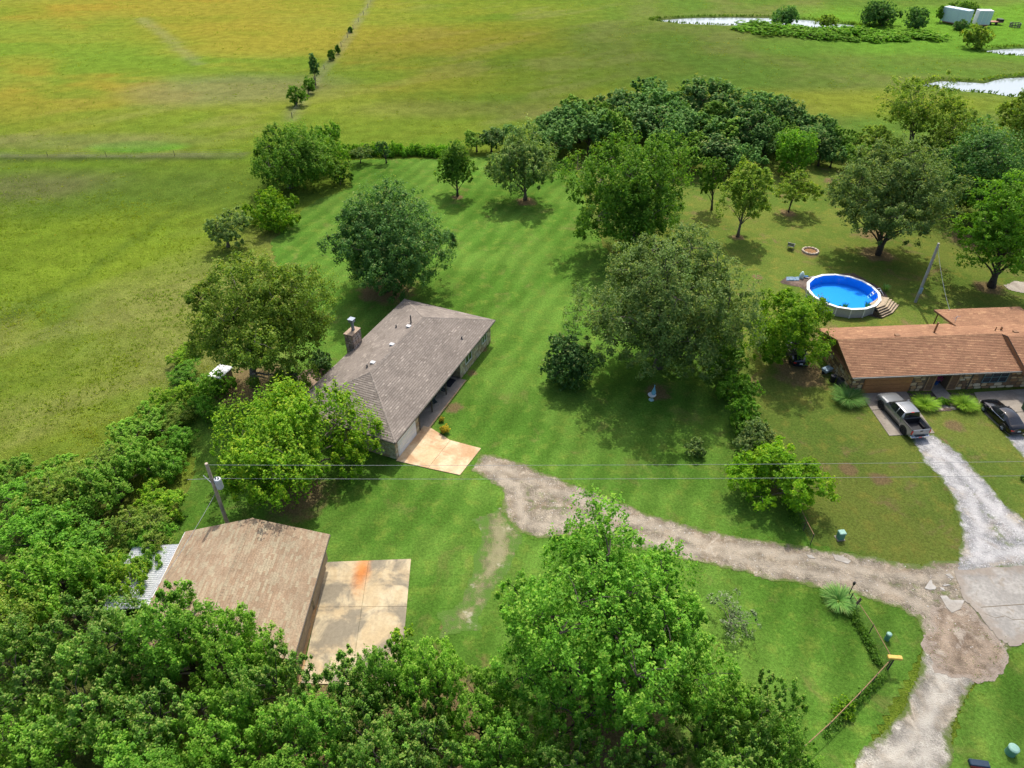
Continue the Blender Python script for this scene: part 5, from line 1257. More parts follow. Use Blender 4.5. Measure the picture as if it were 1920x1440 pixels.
# ================================================================== POOL
pc = G(1581, 547, 1.2); PR = 4.15; NP = 16
sheet('pool_bed', [G(*p) for p in ((1462, 528), (1474, 520), (1530, 519), (1600, 512), (1650, 540), (1664, 556), (1655, 598), (1620, 592), (1580, 588), (1545, 578), (1530, 560), (1500, 540), (1465, 533))], .2, .06, M_MULCH, .12, 1, 37, label='mulch bed with edging around the pool')
po = empty('swimming_pool', (pc.x, pc.y, 0), R(4), 'round above-ground pool with blue water and white rim', 'pool')
M_PWALL = simple('grey_pool_wall', (0.42, 0.42, 0.40), .5, var=.06); M_LINER = simple('blue_liner', (0.05, 0.40, 0.92), .5, var=.03)
cor = [(PR * cos(2 * pi * (i + .5) / NP), PR * sin(2 * pi * (i + .5) / NP)) for i in range(NP)]
for i in range(NP):
    a, b = Vector((*cor[i], 0)), Vector((*cor[(i + 1) % NP], 0)); d = b - a; rz = math.atan2(d.y, d.x); c = (a + b) / 2; out = c.normalized()
    m = MB(); m.box(c * .985 + Vector((0, 0, .62)), (d.length - .06, .04, 1.2), rz); m.build('wall_panel', M_PWALL, po)
    m = MB(); m.box(a * .99 + Vector((0, 0, .62)), (.13, .12, 1.24), math.atan2(a.y, a.x)); m.build('upright', M_WHITE, po)
    m = MB(); i0, i1 = .955, 1.035
    m.prism([(a.x * i0, a.y * i0), (a.x * i1, a.y * i1), (b.x * i1, b.y * i1), (b.x * i0, b.y * i0)], 1.24, 1.3); m.build('rim', M_WHITE, po)
m = MB(); q = [(x * .962, y * .962) for x, y in cor]
m.add([(x, y, 1.235) for x, y in q] + [(x * .99, y * .99, .13) for x, y in q], [(i, (i + 1) % NP, NP + (i + 1) % NP, NP + i) for i in range(NP)] + [tuple(range(NP, 2 * NP))]); m.build('liner', M_LINER, po)
k = NM('pool_water'); tr = k.node('ShaderNodeBsdfTransparent', {'Color': (0.52, 0.83, 0.99)}); gl = k.node('ShaderNodeBsdfGlossy', {'Color': (1, 1, 1), 'Roughness': .03}); fr = k.node('ShaderNodeFresnel', {'IOR': 1.33})
bp = k.node('ShaderNodeBump', {'Height': k.noise(2.2, 3), 'Strength': .12, 'Distance': .06}); k.t.links.new(bp.outputs[0], gl.inputs['Normal'])
mx = k.node('ShaderNodeMixShader', {0: k.math('MULTIPLY', fr.outputs[0], .45), 1: tr.outputs[0], 2: gl.outputs[0]}); k.t.links.new(mx.outputs[0], k.out.inputs[0]); k.n.remove(k.p)
m = MB(); m.add([(x * .96, y * .96, 1.12) for x, y in cor], [tuple(range(NP))]); m.build('water', k.m, po)
for a_ in (115, 62):
    m = MB(); m.box((PR * .945 * cos(R(a_)), PR * .945 * sin(R(a_)), 1.1), (.06, .22, .16), R(a_)); m.build('skimmer', M_WHITE, po)
la = R(-14)
m = MB()
for s in (-.28, .28):
    t = Vector((-sin(la), cos(la), 0)) * s; o_ = Vector((cos(la), sin(la), 0))
    m.tube([o_ * (PR - 1.3) + t + Vector((0, 0, .5)), o_ * (PR - .55) + t + Vector((0, 0, 1.7)), o_ * (PR - .1) + t + Vector((0, 0, 1.95)), o_ * (PR + .4) + t + Vector((0, 0, 1.3))], .03, 6)
for i in range(3):
    f = .2 + .25 * i; p = (o_ * (PR - 1.3)).lerp(o_ * (PR - .55), f); m.box(p + Vector((0, 0, .5 + 1.2 * f)), (.12, .56, .03), la)
m.build('ladder', M_WHITE, po)
# deck and steps
M_DECK = simple('weathered_planks', (0.42, 0.33, 0.22), .85, var=.25, scale=4)
dk0 = G(1650, 572, 0)
dk = empty('pool_deck', dk0, 0, 'small wooden deck with angled steps at the pool', 'deck')
def P2(px, py, z): p = G(px, py, z); return Vector((p.x - dk0.x, p.y - dk0.y, 0))
inner = [P2(1630, 569, 1.15), P2(1642, 562, 1.15), P2(1648, 555, 1.15)]
top = [P2(1644.2, 577.3, 1.15), P2(1660.2, 571.5, 1.15), P2(1667.5, 558.3, 1.15)]; low = [P2(1653.6, 594.8, .2), P2(1673.3, 586, .2), P2(1685, 571.5, .2)]
lvl = lambda t: [a.lerp(b, t) for a, b in zip(top, low)]
for i in range(9):                                       # planks of the landing
    a0, a1 = i / 9 + .004, (i + 1) / 9 - .004
    for s in (0, 1):
        q = [inner[s].lerp(top[s], a0), inner[s + 1].lerp(top[s + 1], a0), inner[s + 1].lerp(top[s + 1], a1), inner[s].lerp(top[s], a1)]
        m = MB(); m.prism([(p.x, p.y) for p in q], 1.11, 1.15); m.build('plank', M_DECK, dk)
for i in range(4):
    A, B = lvl(i / 4 + .012), lvl((i + 1) / 4 + .03); z = .94 - i * .235
    m = MB(); m.prism([(p.x, p.y) for p in A + B[::-1]], z - .05, z); tr_ = m.build('tread', M_DECK, dk)
    m = MB(); Bi = lvl((i + 1) / 4 + .005); Bo = lvl((i + 1) / 4 + .02); m.prism([(p.x, p.y) for p in Bi + Bo[::-1]], 0.02, z - .052); m.build('riser', simple('dark_planks', (0.16, 0.11, 0.07)), tr_)
m = MB(); m.prism([(p.x, p.y) for p in [inner[0].lerp(top[0], .03), top[0].lerp(low[0], .9), top[0].lerp(low[0], .9) + Vector((.04, .05, 0)), inner[0].lerp(top[0], .03) + Vector((.04, .05, 0))]], .02, .5); m.build('skirt', simple('dark_planks', (0.16, 0.11, 0.07)), dk)
c = G(1502, 522); m = MB(); m.lathe([(.3, 0), (.3, .5), (.22, .75), (.12, .85), (.12, .95)], (0, 0, 0), 14); pf_ = empty('pool_pump', c, 0, 'pale pool filter on the bed left of the pool', 'pump'); m.build('tank', simple('pale_aqua', (0.5, 0.66, 0.64), .5), pf_)
m = MB(); m.tube([(.3, 0, .2), (.9, -.2, .2), (1.4, -.3, .5)], .04, 6); m.build('hose', M_WHITE, pf_); m = MB(); m.lathe([(.14, -.3), (.16, -.28), (.16, .2), (.1, .3)], (.6, .1, .18), 10, axis='X'); m.build('motor', simple('blue_plastic', (0.03, 0.16, 0.4), .5), pf_)
m = MB(); rr = random.Random(3)
gv = [[(G(1474 + i * 3.0, 520.5 + j * 2.3).x, G(1474 + i * 3.0, 520.5 + j * 2.3).y, .09 + rr.uniform(0, .08)) for i in range(9)] for j in range(4)]
m.loft(gv, caps=False, closed=False); tag(m.build('tarp', simple('grey_blue_tarp', (0.09, 0.17, 0.26), .5)), 'crumpled grey-blue tarp on the pool bed', 'tarp')

# ================================================================== POLES, WIRES, UTILITY BOXES
M_POLE = simple('weathered_pole', (0.40, 0.33, 0.26), .95, var=.3, scale=2, bump=.3); M_WIRE = simple('grey_wire', (0.32, 0.33, 0.33), .5, .3)
pb = Vector((-22.75, 37.5, 0)); pt = zat(pb, 869)
pl = empty('utility_pole', pb, 0, 'wooden utility pole with a grey transformer behind the garage', 'utility pole')
m = MB(); m.tube([(0, 0, -.2), (0.05, 0, pt * .5), (0.1, 0, pt)], [.17, .145, .12], 10); m.build('pole', M_POLE, pl)
tz = zat(pb, 905)
m = MB(); m.lathe([(.02, -.5), (.25, -.5), (.27, -.42), (.27, .38), (.24, .46), (.05, .5)], (.52, -.05, tz), 16); tf = m.build('transformer', simple('grey_enamel', (0.5, 0.52, 0.54), .4), pl)
for dx in (-.1, .1):
    m = MB(); m.lathe([(.03, 0), (.07, .05), (.03, .1), (.06, .15), (.02, .24)], (.52 + dx, -.05, tz + .45), 8); m.build('insulator', simple('brown_ceramic', (0.3, 0.3, 0.3), .3), tf)
m = MB(); m.box((.2, -.03, tz), (.3, .08, .12)); m.build('bracket', M_DARKGREY, tf)
m = MB(); m.tube([(0.1, 0, pt * .72), (-1.2, 1.2, pt * .70)], .03, 5); m.build('guy_strut', M_METAL, pl)
def wire(label, a, b, sag, r=.016, name='power_line'):
    a, b = Vector(a), Vector(b); n_ = 20; c0 = a.copy()
    pts = [a.lerp(b, t / n_) + Vector((0, 0, -sag * 4 * (t / n_) * (1 - t / n_))) - c0 for t in range(n_ + 1)]
    m = MB(); m.tube(pts, r, 5); o = m.build(name, M_WIRE); o.location = c0; return tag(o, label, 'power line', 'overhead wires')
tA = pb + Vector((.1, 0, pt - .15)); zB = zat(pb, 897)
def far_end(px, py, z): return G(px, py, z)
wire('upper overhead wire crossing the picture from the utility pole', tA, far_end(2150, 862, pt - .6), .25, .012)
wire('lower overhead wire crossing the picture from the utility pole', pb + Vector((.1, 0, zB)), far_end(2150, 889, zB - .5), .25, .012)
wire('short wire running from the utility pole into the left trees', pb + Vector((.0, 0, zB)), G(352, 899, zB - .1), .02)
wire('service wire from the utility pole down over the garage roof', pb + Vector((0, 0, pt * .62)), Vector((-25.6, 29.0, 2.75)), .3, .02)
pb2 = G(1716, 567); pt2 = zat(pb2, 456)
pl2 = empty('utility_pole', pb2, 0, 'grey utility pole with a blue meter box beside the pool', 'utility pole')
m = MB(); m.tube([(0, 0, -.2), (-.03, 0, pt2 * .5), (-.08, 0, pt2)], [.17, .145, .12], 10); m.build('pole', simple('silvered_pole', (0.34, 0.33, 0.30), .9, var=.2, scale=2), pl2)
m = MB(); m.cbox((-.02, -.2, 1.75), (.34, .16, .75), .03); m.build('meter_box', simple('pale_blue_metal', (0.26, 0.36, 0.44), .5), pl2); m = MB(); m.tube([(.06, -.16, 2.1), (.04, -.15, pt2 - .3)], .03, 5); m.build('conduit', M_METAL, pl2)
wire('service wire hanging from the grey pole to the brown house', pb2 + Vector((-.05, 0, pt2 - .4)), BMx @ Vector((bl(1779, 580, 2.9).x, bl(1779, 580, 2.9).y - .2, 2.9)), .35, .022)

M_UGREEN = simple('utility_green', (0.10, 0.26, 0.19), .5, var=.08); M_UGREEN2 = simple('utility_green_lid', (0.24, 0.42, 0.34), .5)
c = G(1574, 1010); o = empty('utility_box', c, R(8), 'square green utility box beside the gravel drive', 'utility box')
m = MB(); m.cbox((0, 0, .38), (.52, .46, .76), .04); m.build('cabinet', M_UGREEN, o); m = MB(); m.cbox((0, 0, .81), (.56, .5, .1), .04); m.build('lid', M_UGREEN2, o); m = MB(); m.box((0, 0, .04), (.66, .6, .1)); m.build('base', M_GREYCON, o)
for px, py, lb, h, r_ in ((1662, 1199, 'green cylinder pedestal outside the fence corner', .72, .17), (1893, 1412, 'dark green pedestal with a pale lid in the corner lawn', .7, .3)):
    c = G(px, py); o = empty('utility_pedestal', c, 0, lb, 'utility pedestal')
    m = MB(); m.lathe([(r_ * 1.05, 0), (r_, .05), (r_, h - .1)], (0, 0, 0), 16); m.build('body', M_UGREEN, o, smooth=False); m = MB(); m.lathe([(r_ * 1.06, h - .12), (r_ * 1.06, h - .03), (r_ * .8, h + .02), (.01, h + .04)], (0, 0, 0), 16); m.build('lid', M_UGREEN2, o)
c = G(1834, 1434); o = empty('lawn_box', c, R(-8), 'low dark box with a red front edge on the corner lawn', 'box')
m = MB(); m.cbox((0, 0, .14), (1.15, .42, .26), .04); m.build('body', simple('navy_box', (0.02, 0.045, 0.075), .3), o); m = MB(); m.box((0, -.22, .1), (1.1, .06, .12)); m.build('red_edge', simple('red_paint', (0.4, 0.06, 0.04), .5), o)

# ================================================================== FENCES
M_RUST = simple('rusty_rail', (0.27, 0.165, 0.09), .8); M_GALV = simple('dull_wire', (0.22, 0.23, 0.22), .6, .4); M_TPOST = simple('dark_post', (0.07, 0.065, 0.055), .8)
def chain_fence(label, pts, h=1.2, gap=2.4, rail=True, cell=.16):
    P = [G(*p) for p in pts]; o = empty('chain_link_fence', P[0], 0, label, 'fence'); O = P[0]
    wv = MB()
    for a, b in zip(P, P[1:]):
        d = b - a; ln = d.length; d.normalize(); n_ = max(1, round(ln / gap))
        for i in range(n_ + 1):
            p = a + d * ln * i / n_ - O
            if i == 0 and a is not P[0]: continue
            m = MB(); m.tube([p + Vector((0, 0, -.1)), p + Vector((0, 0, h + .06))], .035, 7); m.build('post', M_TPOST, o)
        if rail: m = MB(); m.tube([a - O + Vector((0, 0, h)), b - O + Vector((0, 0, h))], .03, 6); m.build('top_rail', M_RUST, o)
        s = Vector((-d.y, d.x, 0)) * .005
        x = -h
        while x < ln:
            for sg in (1, -1):
                x0, x1 = (x, x + h) if sg == 1 else (x + h, x)
                t0 = max(0, (0 - x0) / (x1 - x0)) if sg == 1 else max(0, (x0 - ln) / h); t1 = min(1, (ln - x0) / h) if sg == 1 else min(1, x0 / h)
                if t1 <= t0: continue
                p, q = a - O + d * (x0 + (x1 - x0) * t0) + Vector((0, 0, h * t0)), a - O + d * (x0 + (x1 - x0) * t1) + Vector((0, 0, h * t1)); u = Vector((0, 0, .006))
                wv.add([p - u, q - u, q + u, p + u], [(0, 1, 2, 3)])
            x += cell
    wv.build('wire_mesh', M_GALV, o)
    return o
chain_fence('chain link fence turning the corner of the lower lawn', [(1590, 1132), (1628, 1190), (1662, 1252), (1605, 1314), (1548, 1372), (1500, 1416)])
chain_fence('short chain link fence end by the low wide tree', [(1492, 965), (1506, 996), (1519, 1021)], 1.2, 1.4)
c = G(1664, 1256); o = empty('mailbox_post', c, R(20), 'slanted yellow box on a dark post at the fence corner', 'mailbox')
m = MB(); m.cbox((0.1, .05, 1.42), (.95, .3, .16), .04, R(-25)); m.build('box', simple('yellow_paint', (0.62, 0.42, 0.09), .5), o); m = MB(); m.cbox((0, 0, .67), (.1, .1, 1.34), .02); m.build('post', M_TPOST, o)
c = G(1601, 1146); o = empty('yard_sign', c, R(30), 'dark red diamond sign on the fence by the grass clump', 'sign')
m = MB(); m.tube([(0, 0, 0), (0, 0, 1.1)], .025, 6); m.build('stake', M_TPOST, o); m = MB(); m.add([(0, -.03, .75), (.28, -.03, 1.2), (0, -.03, 1.65), (-.28, -.03, 1.2), (0, .02, .75), (.28, .02, 1.2), (0, .02, 1.65), (-.28, .02, 1.2)], [(0, 1, 2, 3), (7, 6, 5, 4), (0, 4, 5, 1), (1, 5, 6, 2), (2, 6, 7, 3), (3, 7, 4, 0)]); m.build('panel', simple('dark_red_panel', (0.11, 0.06, 0.065), .6), o)
c = G(1588, 1122); o = empty('yard_lamp', c, 0, 'thin black lantern post in the tall grass clump', 'lamp post'); m = MB(); m.tube([(0, 0, 0), (0, 0, 1.7)], .03, 6); m.build('post', M_BLACK, o); m = MB(); m.cbox((0, 0, 1.85), (.16, .16, .28), .03); m.build('lantern', M_BLACK, o)
# pasture fence posts with wire
def wire_fence(label, pts, gap, h=1.2, r=.06):
    P = [G(*p) for p in pts]; o = empty('wire_fence', P[0], 0, label, 'fence'); O = P[0]
    for a, b in zip(P, P[1:]):
        n_ = max(1, int((b - a).length / gap))
        for i in range(n_):
            p = a.lerp(b, i / n_) - O; m = MB(); m.tube([p + Vector((0, 0, -.2)), p + Vector((rnd.uniform(-.05, .05), 0, h * rnd.uniform(.9, 1.1)))], r, 6); m.build('post', M_TPOST, o)
        for z in (.5, .8, 1.1):
            m = MB(); m.tube([a - O + Vector((0, 0, z)), b - O + Vector((0, 0, z))], .008, 4); m.build('wire', M_GALV, o)
wire_fence('wire fence crossing the left pasture', [(-20, 295), (200, 294), (455, 292)], 9, 1.0, .035)
wire_fence('wire fence line running away across the far pasture', [(548, 222), (590, 155), (640, 88), (690, 15), (705, -15)], 9)
wire_fence('wire fence behind the low back hedge', [(640, 290), (760, 289), (860, 287), (1010, 282)], 5)

# ================================================================== SMALL THINGS ON THE LAWNS
c = G(1519, 472); o = empty('fire_ring', c, 0, 'ring of pale stones around a fire pit on the right lawn', 'fire pit')
rr = random.Random(8); M_FST = stone_piece_mat('pale_ring_stone', [(0.45, 0.36, 0.27), (0.36, 0.3, 0.24), (0.5, 0.42, 0.33)])
for i in range(13):
    a = 2 * pi * i / 13; m = MB(); n_ = 7
    pts = [(.27 * cos(2 * pi * j / n_) * rr.uniform(.8, 1.2), .15 * sin(2 * pi * j / n_) * rr.uniform(.8, 1.2)) for j in range(n_)]
    ca, sa = cos(a + pi / 2), sin(a + pi / 2); X, Y = 1.0 * cos(a), .95 * sin(a)
    m.loft([[(X + x * ca - y * sa, Y + x * sa + y * ca, 0) for x, y in pts], [(X + (x * ca - y * sa), Y + (x * sa + y * ca), .2) for x, y in pts], [(X + (x * ca - y * sa) * .75, Y + (x * sa + y * ca) * .75, .27) for x, y in pts]])
    m.build('stone', M_FST, o)
m = MB(); m.lathe([(.95, .05), (.5, .1), (.01, .16)], (0, 0, 0), 16, caps=False); m.build('ash_bed', simple('brown_ash', (0.22, 0.12, 0.05), .95, var=.4, scale=5), o)
def chair(name, label, loc, rz, fm, sm, group=None, sling=True):
    o = empty(name, loc, rz, label, 'chair', group)
    for s in (-.27, .27):
        m = MB(); m.tube([(s, -.3, 0), (s, -.27, .42), (s, -.25, .64), (s, .2, .64)], .018, 5); m.build('leg', fm, o)
        m = MB(); m.tube([(s, .3, 0), (s, .2, .42), (s, .38, .98)], .018, 5); m.build('leg', fm, o)
    m = MB(); m.box((0, 0, .42), (.52, .5, .03)); m.build('seat', sm, o)
    m = MB(); m.box((0, .29, .72), (.52, .03, .52), 0, tilt=(R(-16), 'X')); m.build('backrest', sm, o)
    return o
M_SLING = simple('dark_sling', (0.03, 0.045, 0.045), .7); M_GFRAME = simple('grey_frame', (0.26, 0.26, 0.25), .5, .3)
chair('lawn_chair', 'grey metal lawn chair near the fire ring', G(1482, 466), R(150), M_GFRAME, simple('grey_mesh_seat', (0.2, 0.22, 0.23), .6)).scale = (1.5, 1.5, 1.1)
for lx, ly, rz, lb in ((4.9, -.1, 80, 'patio chair nearest the dark mat under the porch'), (4.4, -1.4, 95, 'dark patio chair in the middle of the porch'), (4.9, -2.2, 60, 'patio chair on the garage side of the porch')):
    chair('patio_chair', lb, HM @ Vector((lx, ly, .09)), R(HZ + rz), M_GFRAME, M_SLING, 'porch chairs')
m = MB(); m.cbox((0, 0, .03), (1.0, 1.35, .05), .02); o = m.build('door_mat', simple('black_mat', (0.02, 0.022, 0.03), .8)); o.location = HM @ Vector((4.55, 1.65, .095)); o.rotation_euler = (0, 0, R(HZ)); tag(o, 'dark square mat at the far end of the porch', 'mat')
# blue garden ornament
c = G(1221, 750); o = empty('garden_ornament', c, 0, 'blue bird-shaped ornament on a pedestal under the big tree', 'garden ornament'); M_BLUE = simple('glazed_blue', (0.16, 0.38, 0.50), .35)
m = MB(); m.lathe([(.3, 0), (.26, .08), (.14, .2), (.12, .45), (.2, .52)], (0, 0, 0), 12); m.build('pedestal', simple('pale_teal', (0.3, 0.46, 0.46), .6), o)
m = MB(); m.lathe([(.05, .5), (.36, .6), (.42, .7), (.38, .7), (.1, .62)], (0, 0, 0), 14); m.build('bowl', M_WHITE, o); m = MB(); m.lathe([(.02, .62), (.2, .72), (.24, .95), (.15, 1.2), (.05, 1.55), (.03, 1.75), (.06, 1.8), (.01, 1.86)], (.16, .1, 0), 12); m.build('bird', M_BLUE, o)
# white shed roof among the trees
c = G(413, 697, 1.6); o = empty('white_shed', (c.x, c.y, 0), R(-20), 'small shed with a flat white roof under the drooping tree', 'shed'); m = MB(); m.box((0, 0, .8), (1.3, 1.7, 1.6)); m.build('wall', M_BRICK, o); m = MB(); m.box((0, 0, 1.65), (1.6, 2.1, .07)); m.build('roof', M_WHITE, o); m = MB(); m.box((.2, -.87, .75), (.6, .05, 1.4)); m.build('door', M_WHITE, o)
# clutter by the end of the brown house
c = G(1549, 700); o = empty('garden_cart', c, R(30), 'blue-grey garden cart by the end wall of the brown house', 'cart'); m = MB(); m.box((0, 0, .5), (.9, .6, .35), taper=1.15); m.build('tray', simple('pale_blue_metal', (0.26, 0.36, 0.44), .5), o)
for s in (-1, 1): m = MB(); m.lathe([(.2, -.04), (.2, .04)], (s * .42, .1, .2), 12, axis='X'); m.build('wheel', M_TYRE, o)
m = MB(); m.tube([(-.2, -.3, .5), (-.2, -.8, .8), (.2, -.8, .8), (.2, -.3, .5)], .02, 5); m.build('handle', M_METAL, o)
c = G(1560, 716); o = empty('trash_can', c, 0, 'dark bin with a pale lid knob by the brown house', 'bin'); m = MB(); m.lathe([(.22, 0), (.28, .75), (.3, .78)], (0, 0, 0), 14); m.build('can', M_BLACK, o); m = MB(); m.lathe([(.31, .78), (.3, .84), (.1, .92), (.08, 1.0), (.01, 1.02)], (0, 0, 0), 14); m.build('lid', M_DARKGREY, o)
c = G(1577, 722); o = empty('air_conditioner', c, R(BA), 'dark square air conditioner at the corner of the brown house', 'air conditioner'); m = MB(); m.cbox((0, 0, .4), (.75, .75, .8), .04); m.build('cabinet', M_DARKGREY, o); m = MB(); m.lathe([(.3, .8), (.3, .83), (.02, .84)], (0, 0, 0), 16); m.build('fan_guard', M_BLACK, o)
c = BMx @ Vector(((ENT0 + ENT1) / 2 + .25, .9, .09)); o = empty('flower_pot', c, 0, 'blue pot of pink flowers in the entry of the brown house', 'flower pot'); m = MB(); m.lathe([(.18, 0), (.28, .4), (.3, .45)], (0, 0, 0), 12); m.build('pot', simple('cobalt_pot', (0.02, 0.08, 0.25), .3), o)
V, F, T, _, _ = crown(77, .38, .34, .75, .1, 3.0, 'bush', lobes=14); link('flowers', np_mesh('flowers', V, F, leaf_mat('pink_flowers', (0.1, 0.12, 0.03), (0.4, 0.05, 0.2), (0.5, 0.12, 0.3)), tint=T), o)
# green bin at the right edge
c = G(1923, 770); o = empty('wheelie_bin', c, 0, 'green wheeled bin at the right edge beside the black car', 'bin'); m = MB(); m.box((0, 0, .5), (.6, .65, 1.0), taper=1.15); m.build('body', simple('dark_green_plastic', (0.02, 0.08, 0.035), .5), o); m = MB(); m.cbox((0, 0, 1.05), (.72, .8, .1), .03); m.build('lid', simple('dark_green_plastic', (0.02, 0.08, 0.035), .5), o)
# landscape bed behind, right edge
sheet('flower_bed', [G(*p) for p in ((1882, 536), (1900, 528), (1960, 528), (1990, 545), (1925, 552), (1895, 546))], .25, .07, M_GREYCON, .2, 1, 39, label='stone-edged bed under the tree at the right edge')

# ================================================================== TRAILERS IN THE FAR FIELD
def trailer(label, px0, py0, px1, py1, hgt, dep=2.6):
    a, b = G(px0, py0), G(px1, py1); rz = math.atan2(b.y - a.y, b.x - a.x); ln = (b - a).length; c = (a + b) / 2
    o = empty('box_trailer', c, rz, label, 'trailer', 'white trailers in the far field'); m = MB(); m.cbox((0, 0, hgt / 2 + .6), (ln, dep, hgt), .08); bx = m.build('box', M_WHITE if px0 > 1800 else simple('bluish_white', (0.52, 0.62, 0.68), .4), o)
    for i in range(3): m = MB(); m.box((-ln / 2 + ln * (i + .5) / 3, -dep / 2 - .02, hgt / 2 + .6), (ln / 3 - .15, .05, hgt - .3)); m.build('side_panel', simple('bluish_white', (0.52, 0.62, 0.68), .4), bx)
    m = MB(); m.box((0, -dep / 2 + .1, .5), (ln * .8, .12, .3)); m.build('frame', simple('rusty_frame', (0.35, 0.16, 0.12)), o)
    for s in (-1, 1): m = MB(); m.lathe([(.5, -.15), (.5, .15)], (ln * .25, s * (dep / 2 - .2), .5), 12, axis='Y'); m.build('wheel', M_TYRE, o)
trailer('long pale blue and white trailer under the tree by the pond', 1765, 41, 1812, 50, 3.7)
trailer('short white trailer right of the long one', 1824, 48.5, 1850, 49, 3.7)
c = G(1858, 46); o = empty('flatbed_trailer', c, R(-3), 'low rusty flatbed trailer beside the white trailers', 'trailer'); m = MB(); m.box((0, 0, .8), (5.5, 2, .25)); m.build('bed', simple('rusty_frame', (0.35, 0.16, 0.12)), o); m = MB(); m.box((2.2, 0, 1.1), (1.4, 1.8, .9)); m.build('load', M_BLACK, o)
for s in (-.9, .9): m = MB(); m.lathe([(.4, -.1), (.4, .1)], (s, -.95, .4), 10, axis='Y'); m.build('wheel', M_TYRE, o)
c = G(1902, 51); o = empty('hay_feeder', c, 0, 'dark round cattle feeder on the bright grass', 'feeder'); m = MB()
for z in (.2, .7, 1.1):
    m.tube([(1.4 * cos(2 * pi * i / 16), 1.4 * sin(2 * pi * i / 16), z) for i in range(17)], .09, 6)
m.build('hoops', M_DARKGREY, o); m = MB()
for i in range(12): m.tube([(1.4 * cos(2 * pi * i / 12), 1.4 * sin(2 * pi * i / 12), 0), (1.4 * cos(2 * pi * i / 12), 1.4 * sin(2 * pi * i / 12), 1.15)], .06, 5)
m.build('uprights', M_DARKGREY, o)

# ================================================================== GRASS CLUMPS AND TALL GRASS
def blades(n, r, h, seed, droop=.5, wd=.03, segs=4):
    rg = np.random.default_rng(seed); V, F = [], []
    a = rg.random(n) * 6.283; q = np.sqrt(rg.random(n)); ln = h * (.6 + .5 * rg.random(n))
    for i in range(n):
        d = np.array([cos(a[i]), sin(a[i]), 0]); sd = np.array([-d[1], d[0], 0]); b0 = d * q[i] * r * .22; k0 = len(V)
        out = r * (.35 + .75 * q[i])
        for s in range(segs + 1):
            t = s / segs; p = b0 + d * out * t ** 1.3 + np.array([0, 0, ln[i] * (t * (1.75 - droop) - (1.0 - .35 * droop) * droop * t * t * 1.15) + .02])
            w_ = wd * (1 - t * .85); V += [p - sd * w_, p + sd * w_]
        F += [(k0 + 2 * s, k0 + 2 * s + 1, k0 + 2 * s + 3, k0 + 2 * s + 2) for s in range(segs)]
    return np.array(V), np.array(F), np.repeat(.2 + .75 * rg.random(n), segs)
M_BLADE = leaf_mat('grass_blades', (0.05, 0.13, 0.03), (0.11, 0.22, 0.05), (0.26, 0.27, 0.10), trans=.3); M_BLADE2 = leaf_mat('lime_blades', (0.08, 0.17, 0.012), (0.15, 0.26, 0.02), (0.24, 0.3, 0.04), trans=.3)
for px, py, r, h, mt, lb, n in ((1588, 752, 1.55, 1.5, M_BLADE, 'big fountain of pampas grass at the garage corner of the brown house', 900), (1571, 1130, 1.15, 1.2, M_BLADE, 'pale pampas grass clump at the end of the chain link fence', 600),
                               (1733, 762, 1.15, 1.15, M_BLADE2, 'round lime grass clump beside the pickup', 800), (1806, 762, 1.2, 1.15, M_BLADE2, 'round lime grass clump nearer the black car', 800),
                               (1659, 547, .5, .8, M_BLADE, 'thin grass clump behind the pool deck', 90), (1625, 584, .5, 1.0, M_BLADE, 'upright green plant at the deck end of the pool bed', 110), (1583, 581, .4, .7, M_BLADE, 'middle green plant in the pool bed', 80), (1548, 574, .4, .6, M_BLADE, 'green plant at the left of the pool bed', 80)):
    V, F, T = blades(n, r, h, int(px), .62 if r > .6 else .3, .035 if r > .6 else .05)
    o = empty('grass_clump', G(px, py), 0, lb, 'grass'); link('leaves', np_mesh('leaves', V, F, mt, tint=T), o)
for px, py, r, lm, lb in ((1762, 758, .45, 'lush', 'small round shrub between the lime grass clumps, pickup side'), (1776, 759, .4, 'lush', 'small round shrub between the lime grass clumps, car side'), (835, 812, .55, 'gold', 'yellow flowering plant at the apron corner'), (828, 790, .3, 'gold', 'tiny plant in the bare patch by the porch walk'), (1572, 582, .35, 'lush', 'low pool bed plant'), (1918, 900, .3, 'mid', 'little sapling in the lawn at the right edge')):
    c = G(px, py); V, F, T, lc, sp = crown(int(px) + 3, r, r * .85, r * .85, .12, 2.2, 'bush', lobes=12); o = empty('small_shrub', c, 0, lb, 'shrub')
    link('leaves', np_mesh('leaves', V, F, L[lm], tint=T), o); trunk_mb(3, 0, r * .8, r, r * .8, .03, lc[:5], [], twigs=0).build('stem', M_DBARK, o)
def ivy(label, pts, wdt, h, n, seed, lm='mid'):
    P = [G(*p) for p in pts]; rg = np.random.default_rng(seed); seg = rg.integers(0, len(P) - 1, n); t = rg.random(n); O = P[0]
    A = np.array([P[i] for i in range(len(P))]); X = A[seg] * (1 - t[:, None]) + A[seg + 1] * t[:, None] - np.array(O)
    X[:, :2] += rg.normal(size=(n, 2)) * wdt; X[:, 2] = np.abs(rg.normal(size=n)) * h * (.5 + .7 * vnoise(X[:, 0] * 1.4, X[:, 1] * 1.4, seed)) + .05
    V, F = leaf_quads(X, rg.normal(size=(n, 3)) * .6 + np.array([0, 0, .8]), .17 * rg.uniform(.6, 1.3, n), rg)
    o = link('ground_vine', np_mesh('ground_vine', V, F, L[lm], tint=np.clip(rg.normal(.4, .2, n), 0, 1))); o.location = O
    tag(o, label, 'vine')
ivy('dark leafy vine strip along the inside of the lower lawn fence', [(1590, 1140), (1600, 1160), (1618, 1190), (1634, 1220), (1646, 1246)], .15, .28, 2200, 3)
ivy('leafy weeds along the outside of the diagonal fence', [(1655, 1268), (1620, 1304), (1590, 1330), (1545, 1382)], .14, .22, 1300, 4)
